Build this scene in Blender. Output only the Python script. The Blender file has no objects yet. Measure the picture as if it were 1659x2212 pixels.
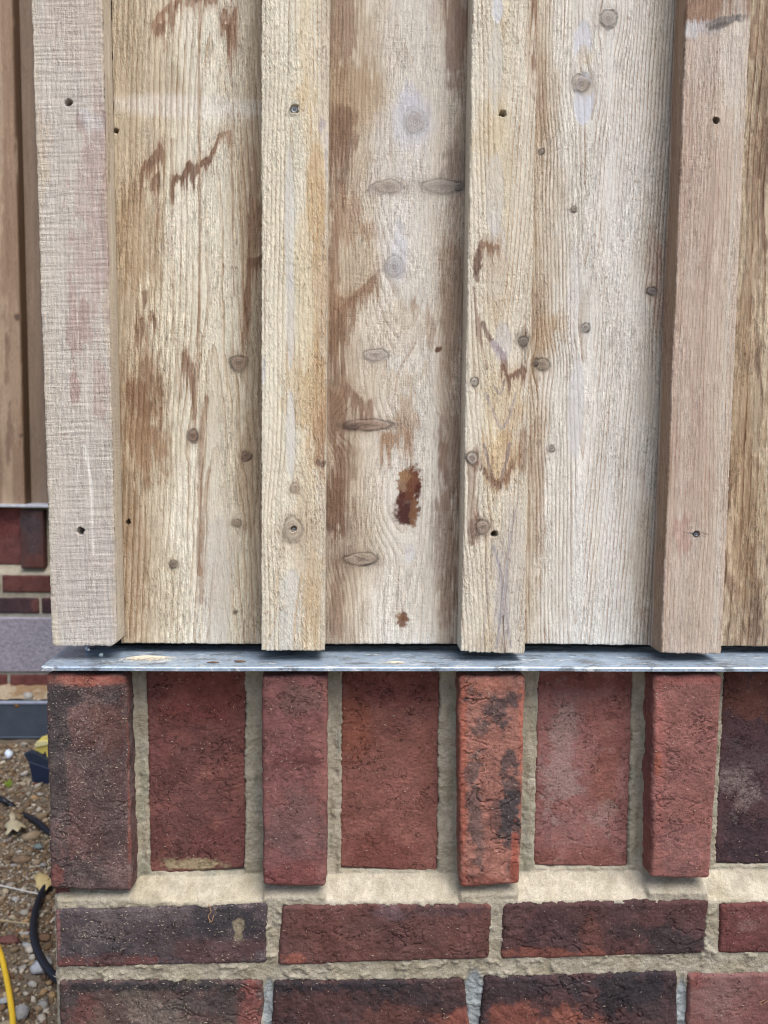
import bpy, math, random
import numpy as np
from mathutils import Matrix, Vector

# ------------------------------------------------------------------ camera, sky, sun, exposure
SC = bpy.context.scene
F = 1660.0                      # focal length in photo units (photo taken as 1659 x 2212 units)
PW, PH = 1659.0, 2212.0
YAW, PITCH, ROLL = math.radians(2.9), math.radians(5.0), math.radians(0.9)
CAM = np.array([0.0, -0.777, 1.03])
_f = np.array([math.sin(YAW)*math.cos(PITCH), math.cos(YAW)*math.cos(PITCH), -math.sin(PITCH)])
_r0 = np.array([math.cos(YAW), -math.sin(YAW), 0.0])
_u0 = np.cross(_r0, _f)
_r = math.cos(ROLL)*_r0 + math.sin(ROLL)*_u0
_u = -math.sin(ROLL)*_r0 + math.cos(ROLL)*_u0

cam_d = bpy.data.cameras.new('camera')
cam = bpy.data.objects.new('camera', cam_d)
SC.collection.objects.link(cam)
cam.matrix_world = Matrix(((_r[0], _u[0], -_f[0], CAM[0]), (_r[1], _u[1], -_f[1], CAM[1]),
                           (_r[2], _u[2], -_f[2], CAM[2]), (0, 0, 0, 1)))
cam_d.sensor_fit = 'VERTICAL'
cam_d.sensor_height = 36.0
cam_d.sensor_width = 27.0
cam_d.lens = 36.0*F/PH
cam_d.clip_start = 0.02
cam_d.clip_end = 600
cam_d.dof.use_dof = True
cam_d.dof.focus_distance = 0.785
cam_d.dof.aperture_fstop = 9.0
SC.camera = cam

SUN_EL, SUN_AZ = math.radians(60), math.radians(34)    # azimuth measured from the wall's outward normal towards the right
w = bpy.data.worlds.new('World'); SC.world = w; w.use_nodes = True
nt = w.node_tree
bg = nt.nodes['Background']
sky = nt.nodes.new('ShaderNodeTexSky'); sky.sky_type = 'NISHITA'; sky.sun_disc = False
sky.sun_elevation = SUN_EL
sky.air_density = 1.0; sky.dust_density = 3.0; sky.ozone_density = 1.0
sdir = np.array([math.sin(SUN_AZ)*math.cos(SUN_EL), -math.cos(SUN_AZ)*math.cos(SUN_EL), math.sin(SUN_EL)])
sky.sun_rotation = math.atan2(sdir[0], sdir[1])
nt.links.new(sky.outputs[0], bg.inputs[0]); bg.inputs[1].default_value = 0.11
sun_d = bpy.data.lights.new('sun', 'SUN'); sun = bpy.data.objects.new('sun', sun_d)
SC.collection.objects.link(sun)
sun_d.energy = 2.2; sun_d.angle = math.radians(42); sun_d.color = (1.0, 0.97, 0.93)
sun.rotation_euler = Vector(tuple(sdir)).to_track_quat('Z', 'Y').to_euler()
sun.location = (1.5, -3, 4)
SC.view_settings.view_transform = 'Standard'
SC.view_settings.look = 'None'
SC.view_settings.gamma = 1.0
SC.view_settings.use_curve_mapping = False
SC.view_settings.exposure = 0.90
SC.cycles.filter_width = 1.15
SC.cycles.use_denoising = True

# ------------------------------------------------------------------ measuring helpers
def at(px, py, Y):
    """point of the plane y = Y that the photo unit (px, py) shows"""
    px = np.asarray(px, float); py = np.asarray(py, float)
    a = (px-PW/2)/F; b = -(py-PH/2)/F
    d = _f[:, None] + _r[:, None]*a.ravel() + _u[:, None]*b.ravel()
    t = (Y-CAM[1])/d[1]
    return (CAM[0]+t*d[0]).reshape(px.shape), (CAM[2]+t*d[2]).reshape(px.shape)
def atz(px, py, Z):
    """point of the level z = Z"""
    a = (px-PW/2)/F; b = -(py-PH/2)/F
    d = _f + _r*a + _u*b
    t = (Z-CAM[2])/d[2]
    return CAM[0]+t*d[0], CAM[1]+t*d[1]
def pp(x, y, z):
    v0, v1, v2 = x-CAM[0], y-CAM[1], z-CAM[2]
    X = v0*_r[0]+v1*_r[1]+v2*_r[2]; U = v0*_u[0]+v1*_u[1]+v2*_u[2]; D = v0*_f[0]+v1*_f[1]+v2*_f[2]
    return PW/2+F*X/D, PH/2-F*U/D

def _h(ix, iy, s):
    n = (ix*374761393 + iy*668265263 + s*1274126177) & 0xffffffff
    n = ((n ^ (n >> 13))*1103515245) & 0xffffffff
    n = ((n ^ (n >> 16))*2246822519) & 0xffffffff
    return ((n ^ (n >> 15)) & 0xffffff)/16777215.0
def vn(x, y, s=0):
    x = np.asarray(x, float)+1000.37; y = np.asarray(y, float)+1000.71
    fx = np.floor(x); fy = np.floor(y)
    ix = fx.astype(np.int64); iy = fy.astype(np.int64)
    tx = x-fx; ty = y-fy
    tx = tx*tx*(3-2*tx); ty = ty*ty*(3-2*ty)
    a = _h(ix, iy, s); b = _h(ix+1, iy, s); c = _h(ix, iy+1, s); d = _h(ix+1, iy+1, s)
    return (a+(b-a)*tx)*(1-ty)+(c+(d-c)*tx)*ty
def fbm(x, y, s=0, o=4):
    t = 0; a = 1.0; n = 0
    for k in range(o):
        t = t+a*vn(np.asarray(x)*2**k, np.asarray(y)*2**k, s+k*17); n += a; a *= .5
    return t/n
def sstep(a, b, x):
    t = np.clip((x-a)/(b-a), 0, 1)
    return t*t*(3-2*t)
def lin(c):
    c = np.asarray(c, float)/255.0
    return np.where(c <= .04045, c/12.92, ((c+.055)/1.055)**2.4)
KA = 0.92
def alb(c, k):
    """albedo of a measured colour, k of its saturation taken out"""
    c = lin(c); L = c@np.array([.3, .59, .11]); return c+(L-c)*k

# ------------------------------------------------------------------ mesh helpers
def empty(name, loc=(0, 0, 0), label=None, cat=None, group=None, kind=None):
    o = bpy.data.objects.new(name, None); SC.collection.objects.link(o); o.location = loc
    o.empty_display_size = .05
    tag(o, label, cat, group, kind); return o
def tag(o, label=None, cat=None, group=None, kind=None):
    if label: o['label'] = label
    if cat: o['category'] = cat
    if group: o['group'] = group
    if kind: o['kind'] = kind
    return o
def mesh(name, V, faces, mat, parent=None, smooth=True, attrs=None, base=None):
    """V (n,3) world coordinates; the object's origin goes to base (default: the middle)"""
    V = np.asarray(V, float)
    if base is None:
        base = (V.min(0)+V.max(0))/2
    base = np.asarray(base, float)
    me = bpy.data.meshes.new(name)
    if isinstance(faces, np.ndarray):
        k = faces.shape[1]; nf = len(faces)
        me.vertices.add(len(V)); me.vertices.foreach_set('co', (V-base).astype(np.float32).ravel())
        me.loops.add(nf*k); me.loops.foreach_set('vertex_index', faces.astype(np.int32).ravel())
        me.polygons.add(nf); me.polygons.foreach_set('loop_start', np.arange(0, nf*k, k, dtype=np.int32))
        me.update(calc_edges=True)
    else:
        me.from_pydata([tuple(v) for v in (V-base)], [], faces); me.update()
    if smooth:
        me.polygons.foreach_set('use_smooth', np.ones(len(me.polygons), bool))
    if attrs:
        for an, av in attrs.items():
            if av.ndim == 2:
                at_ = me.attributes.new(an, 'FLOAT_COLOR', 'POINT'); at_.data.foreach_set('color', av.astype(np.float32).ravel())
            else:
                at_ = me.attributes.new(an, 'FLOAT', 'POINT'); at_.data.foreach_set('value', av.astype(np.float32).ravel())
    me.materials.append(mat)
    o = bpy.data.objects.new(name, me); SC.collection.objects.link(o)
    if parent is not None:
        o.parent = parent
        pl = np.zeros(3); q = parent
        while q is not None:
            pl += np.array(q.location); q = q.parent
        o.location = tuple(base-pl)
    else:
        o.location = tuple(base)
    return o
def gridfaces(nu, nv, closed=False):
    iu = np.arange(nu if closed else nu-1); iv = np.arange(nv-1)
    I, J = np.meshgrid(iu, iv, indexing='ij'); I2 = (I+1) % nu
    return np.stack([(J*nu+I), (J*nu+I2), ((J+1)*nu+I2), ((J+1)*nu+I)], -1).reshape(-1, 4)
def box(name, lo, hi, mat, parent=None, bev=0.0, **k):
    (x0, y0, z0), (x1, y1, z1) = lo, hi
    b = min(bev, (x1-x0)/2.01, (y1-y0)/2.01, (z1-z0)/2.01)
    if b <= 0:
        V = [(x, y, z) for z in (z0, z1) for y in (y0, y1) for x in (x0, x1)]
        Fc = [(0, 2, 3, 1), (4, 5, 7, 6), (0, 1, 5, 4), (1, 3, 7, 5), (3, 2, 6, 7), (2, 0, 4, 6)]
        return mesh(name, V, Fc, mat, parent, smooth=False, **k)
    V = []; ring = [(x0+b, y0, 0), (x1-b, y0, 0), (x1, y0+b, 0), (x1, y1-b, 0), (x1-b, y1, 0), (x0+b, y1, 0), (x0, y1-b, 0), (x0, y0+b, 0)]
    inn = [(x0+b, y0+b), (x1-b, y0+b), (x1-b, y0+b), (x1-b, y1-b), (x1-b, y1-b), (x0+b, y1-b), (x0+b, y1-b), (x0+b, y0+b)]
    for z, R in ((z0, inn), (z0+b, ring), (z1-b, ring), (z1, inn)):
        for q in R: V.append((q[0], q[1], z))
    Fc = [tuple(range(7, -1, -1)), tuple(range(24, 32))]
    for k_ in range(3):
        for i in range(8):
            j = (i+1) % 8; Fc.append((k_*8+i, k_*8+j, k_*8+8+j, k_*8+8+i))
    return mesh(name, V, Fc, mat, parent, smooth=False, **k)
def tube(name, pts, r, mat, parent=None, n=10, sub=8, **k):
    P = np.array(pts, float); out = []
    m = len(P)
    for i in range(m-1):
        p0 = P[max(i-1, 0)]; p1 = P[i]; p2 = P[i+1]; p3 = P[min(i+2, m-1)]
        for t in np.arange(0, 1, 1/sub):
            out.append(.5*((2*p1)+(-p0+p2)*t+(2*p0-5*p1+4*p2-p3)*t*t+(-p0+3*p1-3*p2+p3)*t**3))
    out.append(P[-1]); Q = np.array(out)
    T = np.gradient(Q, axis=0); T /= np.linalg.norm(T, axis=1)[:, None]+1e-9
    V = []
    nrm = np.cross(T[0], (0, 0, 1.0)); nrm = nrm/np.linalg.norm(nrm) if np.linalg.norm(nrm) > 1e-3 else np.array((1., 0, 0))
    for i in range(len(Q)):
        nrm = nrm-T[i]*np.dot(nrm, T[i]); nrm /= np.linalg.norm(nrm); b = np.cross(T[i], nrm)
        for a in range(n):
            c = 2*math.pi*a/n; V.append(Q[i]+r*(math.cos(c)*nrm+math.sin(c)*b))
    Fc = [tuple(q) for q in gridfaces(n, len(Q), True)]
    Fc += [tuple(range(n-1, -1, -1)), tuple(range((len(Q)-1)*n, len(Q)*n))]
    return mesh(name, V, Fc, mat, parent, **k)

# ------------------------------------------------------------------ materials
class NT:
    def __init__(s, name):
        s.m = bpy.data.materials.new(name); s.m.use_nodes = True; s.t = s.m.node_tree
        s.b = s.t.nodes['Principled BSDF']
    def n(s, typ, **k):
        q = s.t.nodes.new(typ)
        for a, v in k.items(): setattr(q, a, v)
        return q
    def l(s, a, b): s.t.links.new(a, b)
    def put(s, sock, v):
        if isinstance(v, (int, float)): sock.default_value = v
        elif isinstance(v, tuple):
            k = len(sock.default_value); sock.default_value = (tuple(v)+(1,))[:k] if len(v) <= k else tuple(v)[:k]
        else: s.l(v, sock)
    def attr(s, name, out='Color'):
        q = s.n('ShaderNodeAttribute'); q.attribute_name = name; return q.outputs[out]
    def pos(s): return s.n('ShaderNodeNewGeometry').outputs['Position']
    def math(s, op, a, b=0.0, c=None, clamp=False):
        q = s.n('ShaderNodeMath', operation=op, use_clamp=clamp); s.put(q.inputs[0], a); s.put(q.inputs[1], b)
        if c is not None: s.put(q.inputs[2], c)
        return q.outputs[0]
    def scale(s, v, sc):
        q = s.n('ShaderNodeVectorMath', operation='MULTIPLY'); s.put(q.inputs[0], v); q.inputs[1].default_value = sc; return q.outputs[0]
    def addv(s, a, b):
        q = s.n('ShaderNodeVectorMath', operation='ADD'); s.put(q.inputs[0], a); s.put(q.inputs[1], b); return q.outputs[0]
    def noise(s, v, scale, det=2, rough=.5, dist=0.0, out='Fac'):
        q = s.n('ShaderNodeTexNoise'); s.put(q.inputs['Vector'], v); q.inputs['Scale'].default_value = scale
        q.inputs['Detail'].default_value = det; q.inputs['Roughness'].default_value = rough; q.inputs['Distortion'].default_value = dist
        return q.outputs[out]
    def voro(s, v, scale, feature='F1', out='Distance'):
        q = s.n('ShaderNodeTexVoronoi', feature=feature); s.put(q.inputs['Vector'], v); q.inputs['Scale'].default_value = scale
        return q.outputs[out]
    def rng(s, v, a, b, c=0.0, d=1.0, smooth=True):
        q = s.n('ShaderNodeMapRange'); q.interpolation_type = 'SMOOTHSTEP' if smooth else 'LINEAR'
        s.put(q.inputs[0], v)
        for i, t in enumerate((a, b, c, d)): s.put(q.inputs[1+i], t)
        return q.outputs[0]
    def mix(s, f, a, b, mode='MIX'):
        q = s.n('ShaderNodeMix', data_type='RGBA', blend_type=mode); s.put(q.inputs[0], f)
        s.put(q.inputs[6], a); s.put(q.inputs[7], b); return q.outputs[2]
    def mulc(s, col, f):
        q = s.n('ShaderNodeVectorMath', operation='SCALE'); s.put(q.inputs[0], col); s.put(q.inputs[3], f); return q.outputs[0]
    def bump(s, h, strength, dist):
        q = s.n('ShaderNodeBump'); s.put(q.inputs['Height'], h); q.inputs['Strength'].default_value = strength
        q.inputs['Distance'].default_value = dist; s.l(q.outputs[0], s.b.inputs['Normal'])
    def fin(s, col, rough=.85, spec=.25, metal=0.0):
        s.put(s.b.inputs['Base Color'], col); s.put(s.b.inputs['Roughness'], rough)
        s.b.inputs['Specular IOR Level'].default_value = spec; s.put(s.b.inputs['Metallic'], metal); return s.m

def wood_mat(name, ring=.22, saw=.1, fuzz=.3, fib=.3, warm=0.0, ringcol=(.50, .34, .22), diag=.35):
    m = NT(name)
    col = m.attr('col'); ph = m.attr('ph', 'Fac'); sm = m.attr('sm', 'Fac')
    rough_w = m.math('SUBTRACT', 1.0, sm, clamp=True)
    P = m.pos()
    # growth rings: a slow rise and a sharp dark latewood line in each ring
    j = m.noise(m.scale(P, (300, 300, 40)), 1, 2)
    ph2 = m.math('ADD', ph, m.math('MULTIPLY', m.math('SUBTRACT', j, .5), .55))
    fr = m.math('FRACT', ph2)
    lw = m.math('MULTIPLY', m.math('POWER', fr, 3.0), m.rng(fr, .97, 1.0, 1, .1))
    lw = m.math('MULTIPLY', lw, m.rng(sm, .3, .75, 1, .35))
    amp = m.rng(m.noise(m.scale(P, (75, 75, 6)), 1, 3), .32, .68, .1, 1.5)
    # ring-wise tone: whole rings differ a little
    fl = m.n('ShaderNodeCombineXYZ'); m.l(m.math('FLOOR', ph2), fl.inputs[0])
    wn = m.n('ShaderNodeTexWhiteNoise'); wn.noise_dimensions = '3D'; m.l(fl.outputs[0], wn.inputs['Vector'])
    c = m.mulc(col, m.rng(wn.outputs['Value'], 0, 1, .95, 1.04, False))
    rcol = m.mix(1.0, c, (*ringcol, 1), 'MULTIPLY')
    c = m.mix(m.math('MULTIPLY', m.math('MULTIPLY', lw, amp), ring, clamp=True), c, rcol)
    # fibres: stretched noise, leaning slightly
    lean = m.n('ShaderNodeVectorRotate'); lean.rotation_type = 'Y_AXIS'; m.l(P, lean.inputs['Vector']); lean.inputs['Angle'].default_value = diag*.35
    fb = m.noise(m.scale(P, (900, 900, 60)), 1, 3, .6)
    fz = m.noise(m.addv(m.scale(lean.outputs[0], (700, 700, 260)), m.scale(m.noise(P, 90, 2, out='Color'), (3, 3, 3))), 1, 3, .65)
    sw = m.noise(m.addv(m.scale(P, (45, 45, 750)), m.scale(m.noise(P, 30, 1, out='Color'), (.6, .6, 5))), 1, 2, .6)
    spk = m.noise(P, 850, 3, .7)
    fuzzw = m.rng(rough_w, 0, 1, .25, 1)
    k = m.math('MULTIPLY', m.math('SUBTRACT', fb, .5), fib*1.7)
    k = m.math('ADD', k, m.math('MULTIPLY', m.math('SUBTRACT', fz, .5), fuzz*1.4))
    k = m.math('ADD', k, m.math('MULTIPLY', m.math('SUBTRACT', sw, .5), saw))
    k = m.math('ADD', k, m.math('MULTIPLY', m.math('SUBTRACT', spk, .5), .28))
    patch = m.rng(m.noise(m.scale(P, (40, 40, 12)), 1, 3), .3, .7, .45, 1.45)
    fuzzw = m.math('MULTIPLY', fuzzw, patch)
    k = m.math('MULTIPLY', k, fuzzw)
    c = m.mulc(c, m.math('MULTIPLY_ADD', k, 1.95, .985))
    # sparse torn-grain flecks, darker and warmer
    tf = m.noise(m.scale(lean.outputs[0], (420, 420, 170)), 1, 1, .5)
    t = m.math('MULTIPLY', m.rng(tf, .60, .72, 0, fuzz*1.5), fuzzw)
    c = m.mix(t, c, m.mix(1.0, c, (.52, .40, .32, 1), 'MULTIPLY'))
    h = m.math('ADD', m.math('MULTIPLY', fz, fuzz*2.2), m.math('MULTIPLY', sw, saw*2.2))
    h = m.math('ADD', h, m.math('MULTIPLY', fb, fib*1.0))
    h = m.math('MULTIPLY', h, fuzzw)
    h = m.math('SUBTRACT', h, m.math('MULTIPLY', lw, ring*.5))
    h = m.math('ADD', h, m.math('MULTIPLY', tf, fuzz*1.0))
    m.bump(m.math('ADD', h, m.math('MULTIPLY', spk, .35)), 1.0, .0013)
    return m.fin(c, .82, .2)

def brick_mat(name):
    m = NT(name); P = m.pos(); col = m.attr('col'); dust = m.attr('sm', 'Fac')
    n1 = m.noise(P, 260, 4, .65); n2 = m.noise(P, 1300, 3, .7); n3 = m.noise(P, 45, 3, .6)
    k = m.math('ADD', m.math('MULTIPLY', m.math('SUBTRACT', n1, .5), .8), m.math('MULTIPLY', m.math('SUBTRACT', n2, .5), .9))
    c = m.mulc(col, m.math('ADD', k, 1.0))
    c = m.mix(m.rng(n3, .42, .72, 0, .35), c, m.mix(1.0, c, (.70, .62, .62, 1), 'MULTIPLY'))
    # folded-clay creases: warped ridge noise
    wv = m.addv(m.scale(P, (1, 1, 1.6)), m.mulc(m.noise(P, 55, 3, .6, out='Color'), .018))
    r1 = m.noise(wv, 85, 3, .55)
    rid = m.math('ABSOLUTE', m.math('SUBTRACT', r1, .5))
    cr = m.math('MULTIPLY', m.rng(rid, .0, .017, 1, 0), m.rng(m.noise(P, 28, 2), .48, .60))
    c = m.mix(m.math('MULTIPLY', cr, .85), c, m.mix(1.0, c, (.3, .27, .27, 1), 'MULTIPLY'))
    # pits and pale sand specks
    pit = m.math('MULTIPLY', m.rng(m.voro(P, 300), .14, .26, 1, 0), m.rng(m.noise(P, 150, 1), .5, .6))
    c = m.mix(m.math('MULTIPLY', pit, .6), c, m.mix(1.0, c, (.35, .3, .3, 1), 'MULTIPLY'))
    sp = m.math('MULTIPLY', m.rng(m.voro(P, 360), .13, .22, 1, 0), m.rng(m.noise(P, 210, 1), .52, .6))
    c = m.mix(m.math('MULTIPLY', sp, .38), c, (.42, .36, .30, 1))
    # dusty bloom
    bl = m.rng(m.math('MULTIPLY', m.noise(P, 420, 4, .75), m.math('ADD', dust, .38)), .42, .74, 0, .42)
    c = m.mix(m.math('MULTIPLY', bl, m.rng(dust, 0, 1, .25, 1)), c, (.42, .33, .29, 1))
    h = m.math('ADD', m.math('MULTIPLY', n1, 1.3), m.math('MULTIPLY', n2, .55))
    h = m.math('SUBTRACT', h, m.math('MULTIPLY', cr, 1.2))
    h = m.math('SUBTRACT', h, m.math('MULTIPLY', pit, .9))
    m.bump(h, 1.0, .0018)
    return m.fin(c, .9, .2)

def mortar_mat(name, a=(.41, .37, .295), b=(.315, .28, .215)):
    m = NT(name); P = m.pos()
    n1 = m.noise(P, 60, 3, .6); n2 = m.noise(P, 900, 3, .7); n3 = m.noise(P, 260, 3, .6)
    c = m.mix(m.rng(n1, .3, .7), (*a, 1), (*b, 1))
    if True:
        c = m.mix(1.0, c, m.attr('col'), 'MULTIPLY')
    c = m.mulc(c, m.math('ADD', m.math('ADD', m.math('MULTIPLY', m.math('SUBTRACT', n2, .5), 1.0), m.math('MULTIPLY', m.math('SUBTRACT', n3, .5), .45)), 1.0))
    pit = m.rng(m.voro(P, 520), .05, .14, 1, 0)
    pit = m.math('MULTIPLY', pit, m.rng(m.noise(P, 120, 1), .48, .58))
    c = m.mix(m.math('MULTIPLY', pit, .5), c, (.12, .10, .07, 1))
    h = m.math('ADD', m.math('MULTIPLY', n3, 1.4), m.math('MULTIPLY', n2, .8))
    h = m.math('SUBTRACT', h, pit)
    m.bump(h, 1.0, .0017)
    return m.fin(c, .95, .15)

def zinc_mat(name, base=(.36, .46, .58), rough=.34, grime=.85):
    m = NT(name); P = m.pos()
    n1 = m.noise(m.scale(P, (26, 60, 26)), 1, 6, .75); n2 = m.noise(P, 220, 4, .7); n3 = m.noise(m.scale(P, (40, 1200, 300)), 1, 3, .6)
    k = m.math('MULTIPLY', m.math('SUBTRACT', n2, .5), .9)
    k = m.math('ADD', k, m.math('MULTIPLY', m.math('SUBTRACT', n3, .5), .55))
    c = m.mulc((*base, 1), m.math('ADD', k, 1.0))
    gr = m.rng(n1, .50, .62, 0, grime)
    c = m.mix(gr, c, (.13, .14, .15, 1))
    w_ = m.rng(m.noise(m.scale(P, (45, 120, 45)), 1, 5, .75), .55, .66, 0, .8)
    c = m.mix(w_, c, (.72, .76, .78, 1))
    scr = m.rng(m.math('ABSOLUTE', m.math('SUBTRACT', m.noise(m.scale(P, (14, 260, 30)), 1, 2), .5)), 0, .008, .7, 0)
    c = m.mix(scr, c, (.8, .83, .85, 1))
    m.bump(m.math('ADD', n2, m.math('ADD', n1, m.math('MULTIPLY', n3, .4))), .8, .0008)
    return m.fin(c, m.math('ADD', m.math('MULTIPLY', m.math('ADD', gr, w_), .25), rough), .5, .5)

def plain(name, c, rough=.7, var=.25, scale=200, spec=.3, metal=0.0, bump=.5, dist=.0006):
    m = NT(name); P = m.pos(); n = m.noise(P, scale, 3, .6)
    k = m.math('ADD', m.math('MULTIPLY', m.math('SUBTRACT', n, .5), var*2), 1.0)
    m.bump(n, bump, dist)
    return m.fin(m.mulc((*c, 1), k), rough, spec, metal)
def attr_mat(name, rough=.9, scale=400, var=.35, dist=.0012):
    m = NT(name); P = m.pos(); n = m.noise(P, scale, 3, .6); n2 = m.noise(P, scale*.15, 3, .6)
    k = m.math('ADD', m.math('ADD', m.math('MULTIPLY', m.math('SUBTRACT', n, .5), var*2), m.math('MULTIPLY', m.math('SUBTRACT', n2, .5), var*1.5)), 1.0)
    m.bump(n, .8, dist)
    return m.fin(m.mulc(m.attr('col'), k), rough, .2)

# ------------------------------------------------------------------ timber boards
def seg_d(px, py, pts):
    d = np.full(px.shape, 1e9)
    for (x0, y0), (x1, y1) in zip(pts[:-1], pts[1:]):
        dx, dy = x1-x0, y1-y0; L = dx*dx+dy*dy+1e-9
        t = np.clip(((px-x0)*dx+(py-y0)*dy)/L, 0, 1)
        d = np.minimum(d, np.hypot(px-x0-t*dx, py-y0-t*dy))
    return d

def streak(px, py, sd):
    return .5*fbm(px/5.0, py/60.0, sd, 3)+.3*fbm(px/9.0, py/22.0, sd+5, 3)+.2*vn(px/2.2, py/26.0, sd+9)

DS = .26
def wood_fields(px, py, s, spec, sd):
    """albedo, growth-ring count and smoothness of a sawn board, at photo units (px, py)"""
    base = alb(spec['base'], DS)*np.ones(px.shape+(3,))
    st = streak(px, py, sd); bl = fbm(px/70.0, py/160.0, sd+31, 4); br = fbm(px/22, py/30, sd+77, 3)
    def blend(m, c):
        nonlocal base
        base = base*(1-m[..., None])+alb(c, DS)*m[..., None]
    comb = (.6*vn(px/2.6, py/400, sd+90)+.4*vn(px/6.5, py/300, sd+91)-.5)*2
    for b in spec.get('bands', []):
        s0, s1, soft, c, k = b[:5]; wob = b[5] if len(b) > 5 else .5
        ss = s+(st-.5)*.10*wob*2+(bl-.5)*.5*wob
        blend(k*sstep(s0-soft, s0+soft, ss)*(1-sstep(s1-soft, s1+soft, ss)), c)
    mott = spec.get('mott', .16)
    base = base*(1+mott*2*(st[..., None]-.5)+mott*1.4*(bl[..., None]-.5))
    sm = np.zeros(px.shape)
    for t in spec.get('tones', []):
        cx, cy, rx, ry, c, k, rag = t[:7]; ang = t[7] if len(t) > 7 else 0; soft = t[8] if len(t) > 8 else .25; smo = t[9] if len(t) > 9 else 0
        dx, dy = px-cx, py-cy; ca, sa = math.cos(math.radians(ang)), math.sin(math.radians(ang))
        q = np.hypot((dx*ca+dy*sa)/rx, (-dx*sa+dy*ca)/ry)
        q = np.hypot((dx*ca+(dy+comb*rag*min(ry*.9, 26))*sa)/rx, (-dx*sa+(dy+comb*rag*min(ry*.9, 26))*ca)/ry)
        q = q+rag*((st-.5)*2.4+(br-.5)*1.2)
        m = k*(1-sstep(1-soft, 1+soft, q)); blend(m, c)
        if smo: sm = np.maximum(sm, m*smo)
    for t in spec.get('paths', []):
        pts, wd, c, k, rag = t[:5]
        if len(pts) > 2:
            q_ = []
            for i_ in range(len(pts)-1):
                a0, a1, a2, a3 = (np.array(pts[max(0, min(len(pts)-1, i_+o_))], float) for o_ in (-1, 0, 1, 2))
                for u_ in (0, .25, .5, .75): q_.append(tuple(.5*((2*a1)+(-a0+a2)*u_+(2*a0-5*a1+4*a2-a3)*u_**2+(-a0+3*a1-3*a2+a3)*u_**3)))
            pts = q_+[tuple(pts[-1])]
        wd = wd*(.6+.8*fbm(px/25, py/25, sd+95, 2)); smo = t[5] if len(t) > 5 else 0
        q = seg_d(px, py+comb*rag*22, pts)/wd+rag*((st-.5)*3.4+(br-.5)*2.6)
        m = k*(1-sstep(.7, 1.3, q)); blend(m, c)
        if smo: sm = np.maximum(sm, m*smo)
    for t in spec.get('combs', []):
        pts, ln, c, k = t
        bx = np.array([p[0] for p in pts], float); by = np.array([p[1] for p in pts], float)
        yb = np.interp(px, bx, by)+6*(vn(px/3, py*0, sd+110)-.5)
        L = ln*(.12+1.5*vn(px/2.4, py*0+1, sd+111)*vn(px/7.0, py*0+2, sd+112))
        tt = (py-yb)/L
        wv = fbm(px/4, py/16, sd+113, 2)
        m = sstep(-.12, .06, tt+.25*(wv-.5))*(1-sstep(.75, 1.1, tt+.5*(wv-.5)))*sstep(bx[0]-3, bx[0]+2, px)*(1-sstep(bx[-1]-2, bx[-1]+3, px))
        blend(np.clip(k*m*(.70+.6*wv), 0, .96), c)
        # a faint warm seep round it
        blend(.28*np.exp(-(np.clip(np.abs(py-yb-L*.4)-L*.5, 0, 999)/14)**2)*sstep(bx[0]-12, bx[0], px)*(1-sstep(bx[-1], bx[-1]+12, px)), (176,140,100))
    nf = fbm(px/7, py/7, sd+101, 3); nf2 = fbm(px/3, py/3, sd+102, 2)
    for t in spec.get('iso', []):
        cx, cy, rx, ry, c, k, rag, soft = t
        q = np.hypot((px-cx)/rx, (py-cy)/ry)+rag*((br-.5)*1.5+(nf-.5)*1.6+(nf2-.5)*.7)
        m = k*(1-sstep(1-soft, 1+soft, q)); blend(m, c); sm = np.maximum(sm, m*.5)
    # growth rings
    kind, xc, h, tap, sp = spec['rings']
    wx = px+7*(fbm(px/260, py/420, sd+3, 3)-.5)*2+2.2*(fbm(px/40, py/150, sd+4, 3)-.5)*2
    kn = spec.get('knots', [])
    for K in kn:
        kx, ky, rx, ry = K[:4]
        a, b = max(rx*2.6, 16), max(ry*4.5, 50)
        g = np.exp(-((px-kx)/a)**2-((py-ky)/b)**2)
        wx = wx-(px-kx)*g*.55
    xs = wx-spec['xs'](py)
    if kind == 'cone':
        hh = h*(1+.8*(fbm(px*0, py/300, sd+8, 2)-.5)*2)
        ph = (np.sqrt((xs-xc)**2+hh**2)+tap*(py-700)+6*(fbm(px/120, py/260, sd+6, 3)-.5))/sp
    else:
        ph = (np.abs(xs-xc)+10*(fbm(px/300, py/700, sd+6, 3)-.5)*2+tap*(py-700))/sp
    ph = ph+60
    dis = np.zeros(px.shape)
    for K in kn:
        kx, ky, rx, ry, cc, hc, dark = K[:7]
        dx, dy = px-kx, py-ky
        th = np.arctan2(dy, dx)
        q = np.hypot(dx/rx, dy/ry)*(1+.05*np.sin(th*3+kx)+.30*(br-.5)+.22*(nf-.5)+.10*(nf2-.5))
        halo = .62*np.exp(-np.clip(q-.8, 0, 9)**2/ (1.1))*np.exp(-(np.abs(dy)/(ry*3.2))**2)
        halo *= (.55+.9*(st-.2))
        blend(np.clip(halo, 0, .85), hc)
        core = 1-sstep(.8, 1.0, q)
        blend(np.clip(core*(.12+.5*min(dark, 1)+.55*(nf-.2)), 0, .9), cc)
        th0 = 1.57+1.3*math.sin(kx*1.7+ky)          # the side on which bark shows dark
        cres = np.exp(-((q-.98)/.17)**2)*np.clip(np.cos(th-th0), 0, 1)**1.3*min(1, dark)*(.5+.9*(nf-.2))
        rng_ = core*(.5+.5*np.sin(q*rx*1.25+nf*5))*(.22+.25*min(dark, 1))
        blend(np.clip(rng_, 0, .6), (104, 84, 70))
        blend(np.clip(core*np.exp(-(q/.32)**2)*.55*min(1, dark+.2), 0, .8), (92, 72, 60))
        blend(np.clip(cres, 0, .95), (48, 38, 36))
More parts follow.
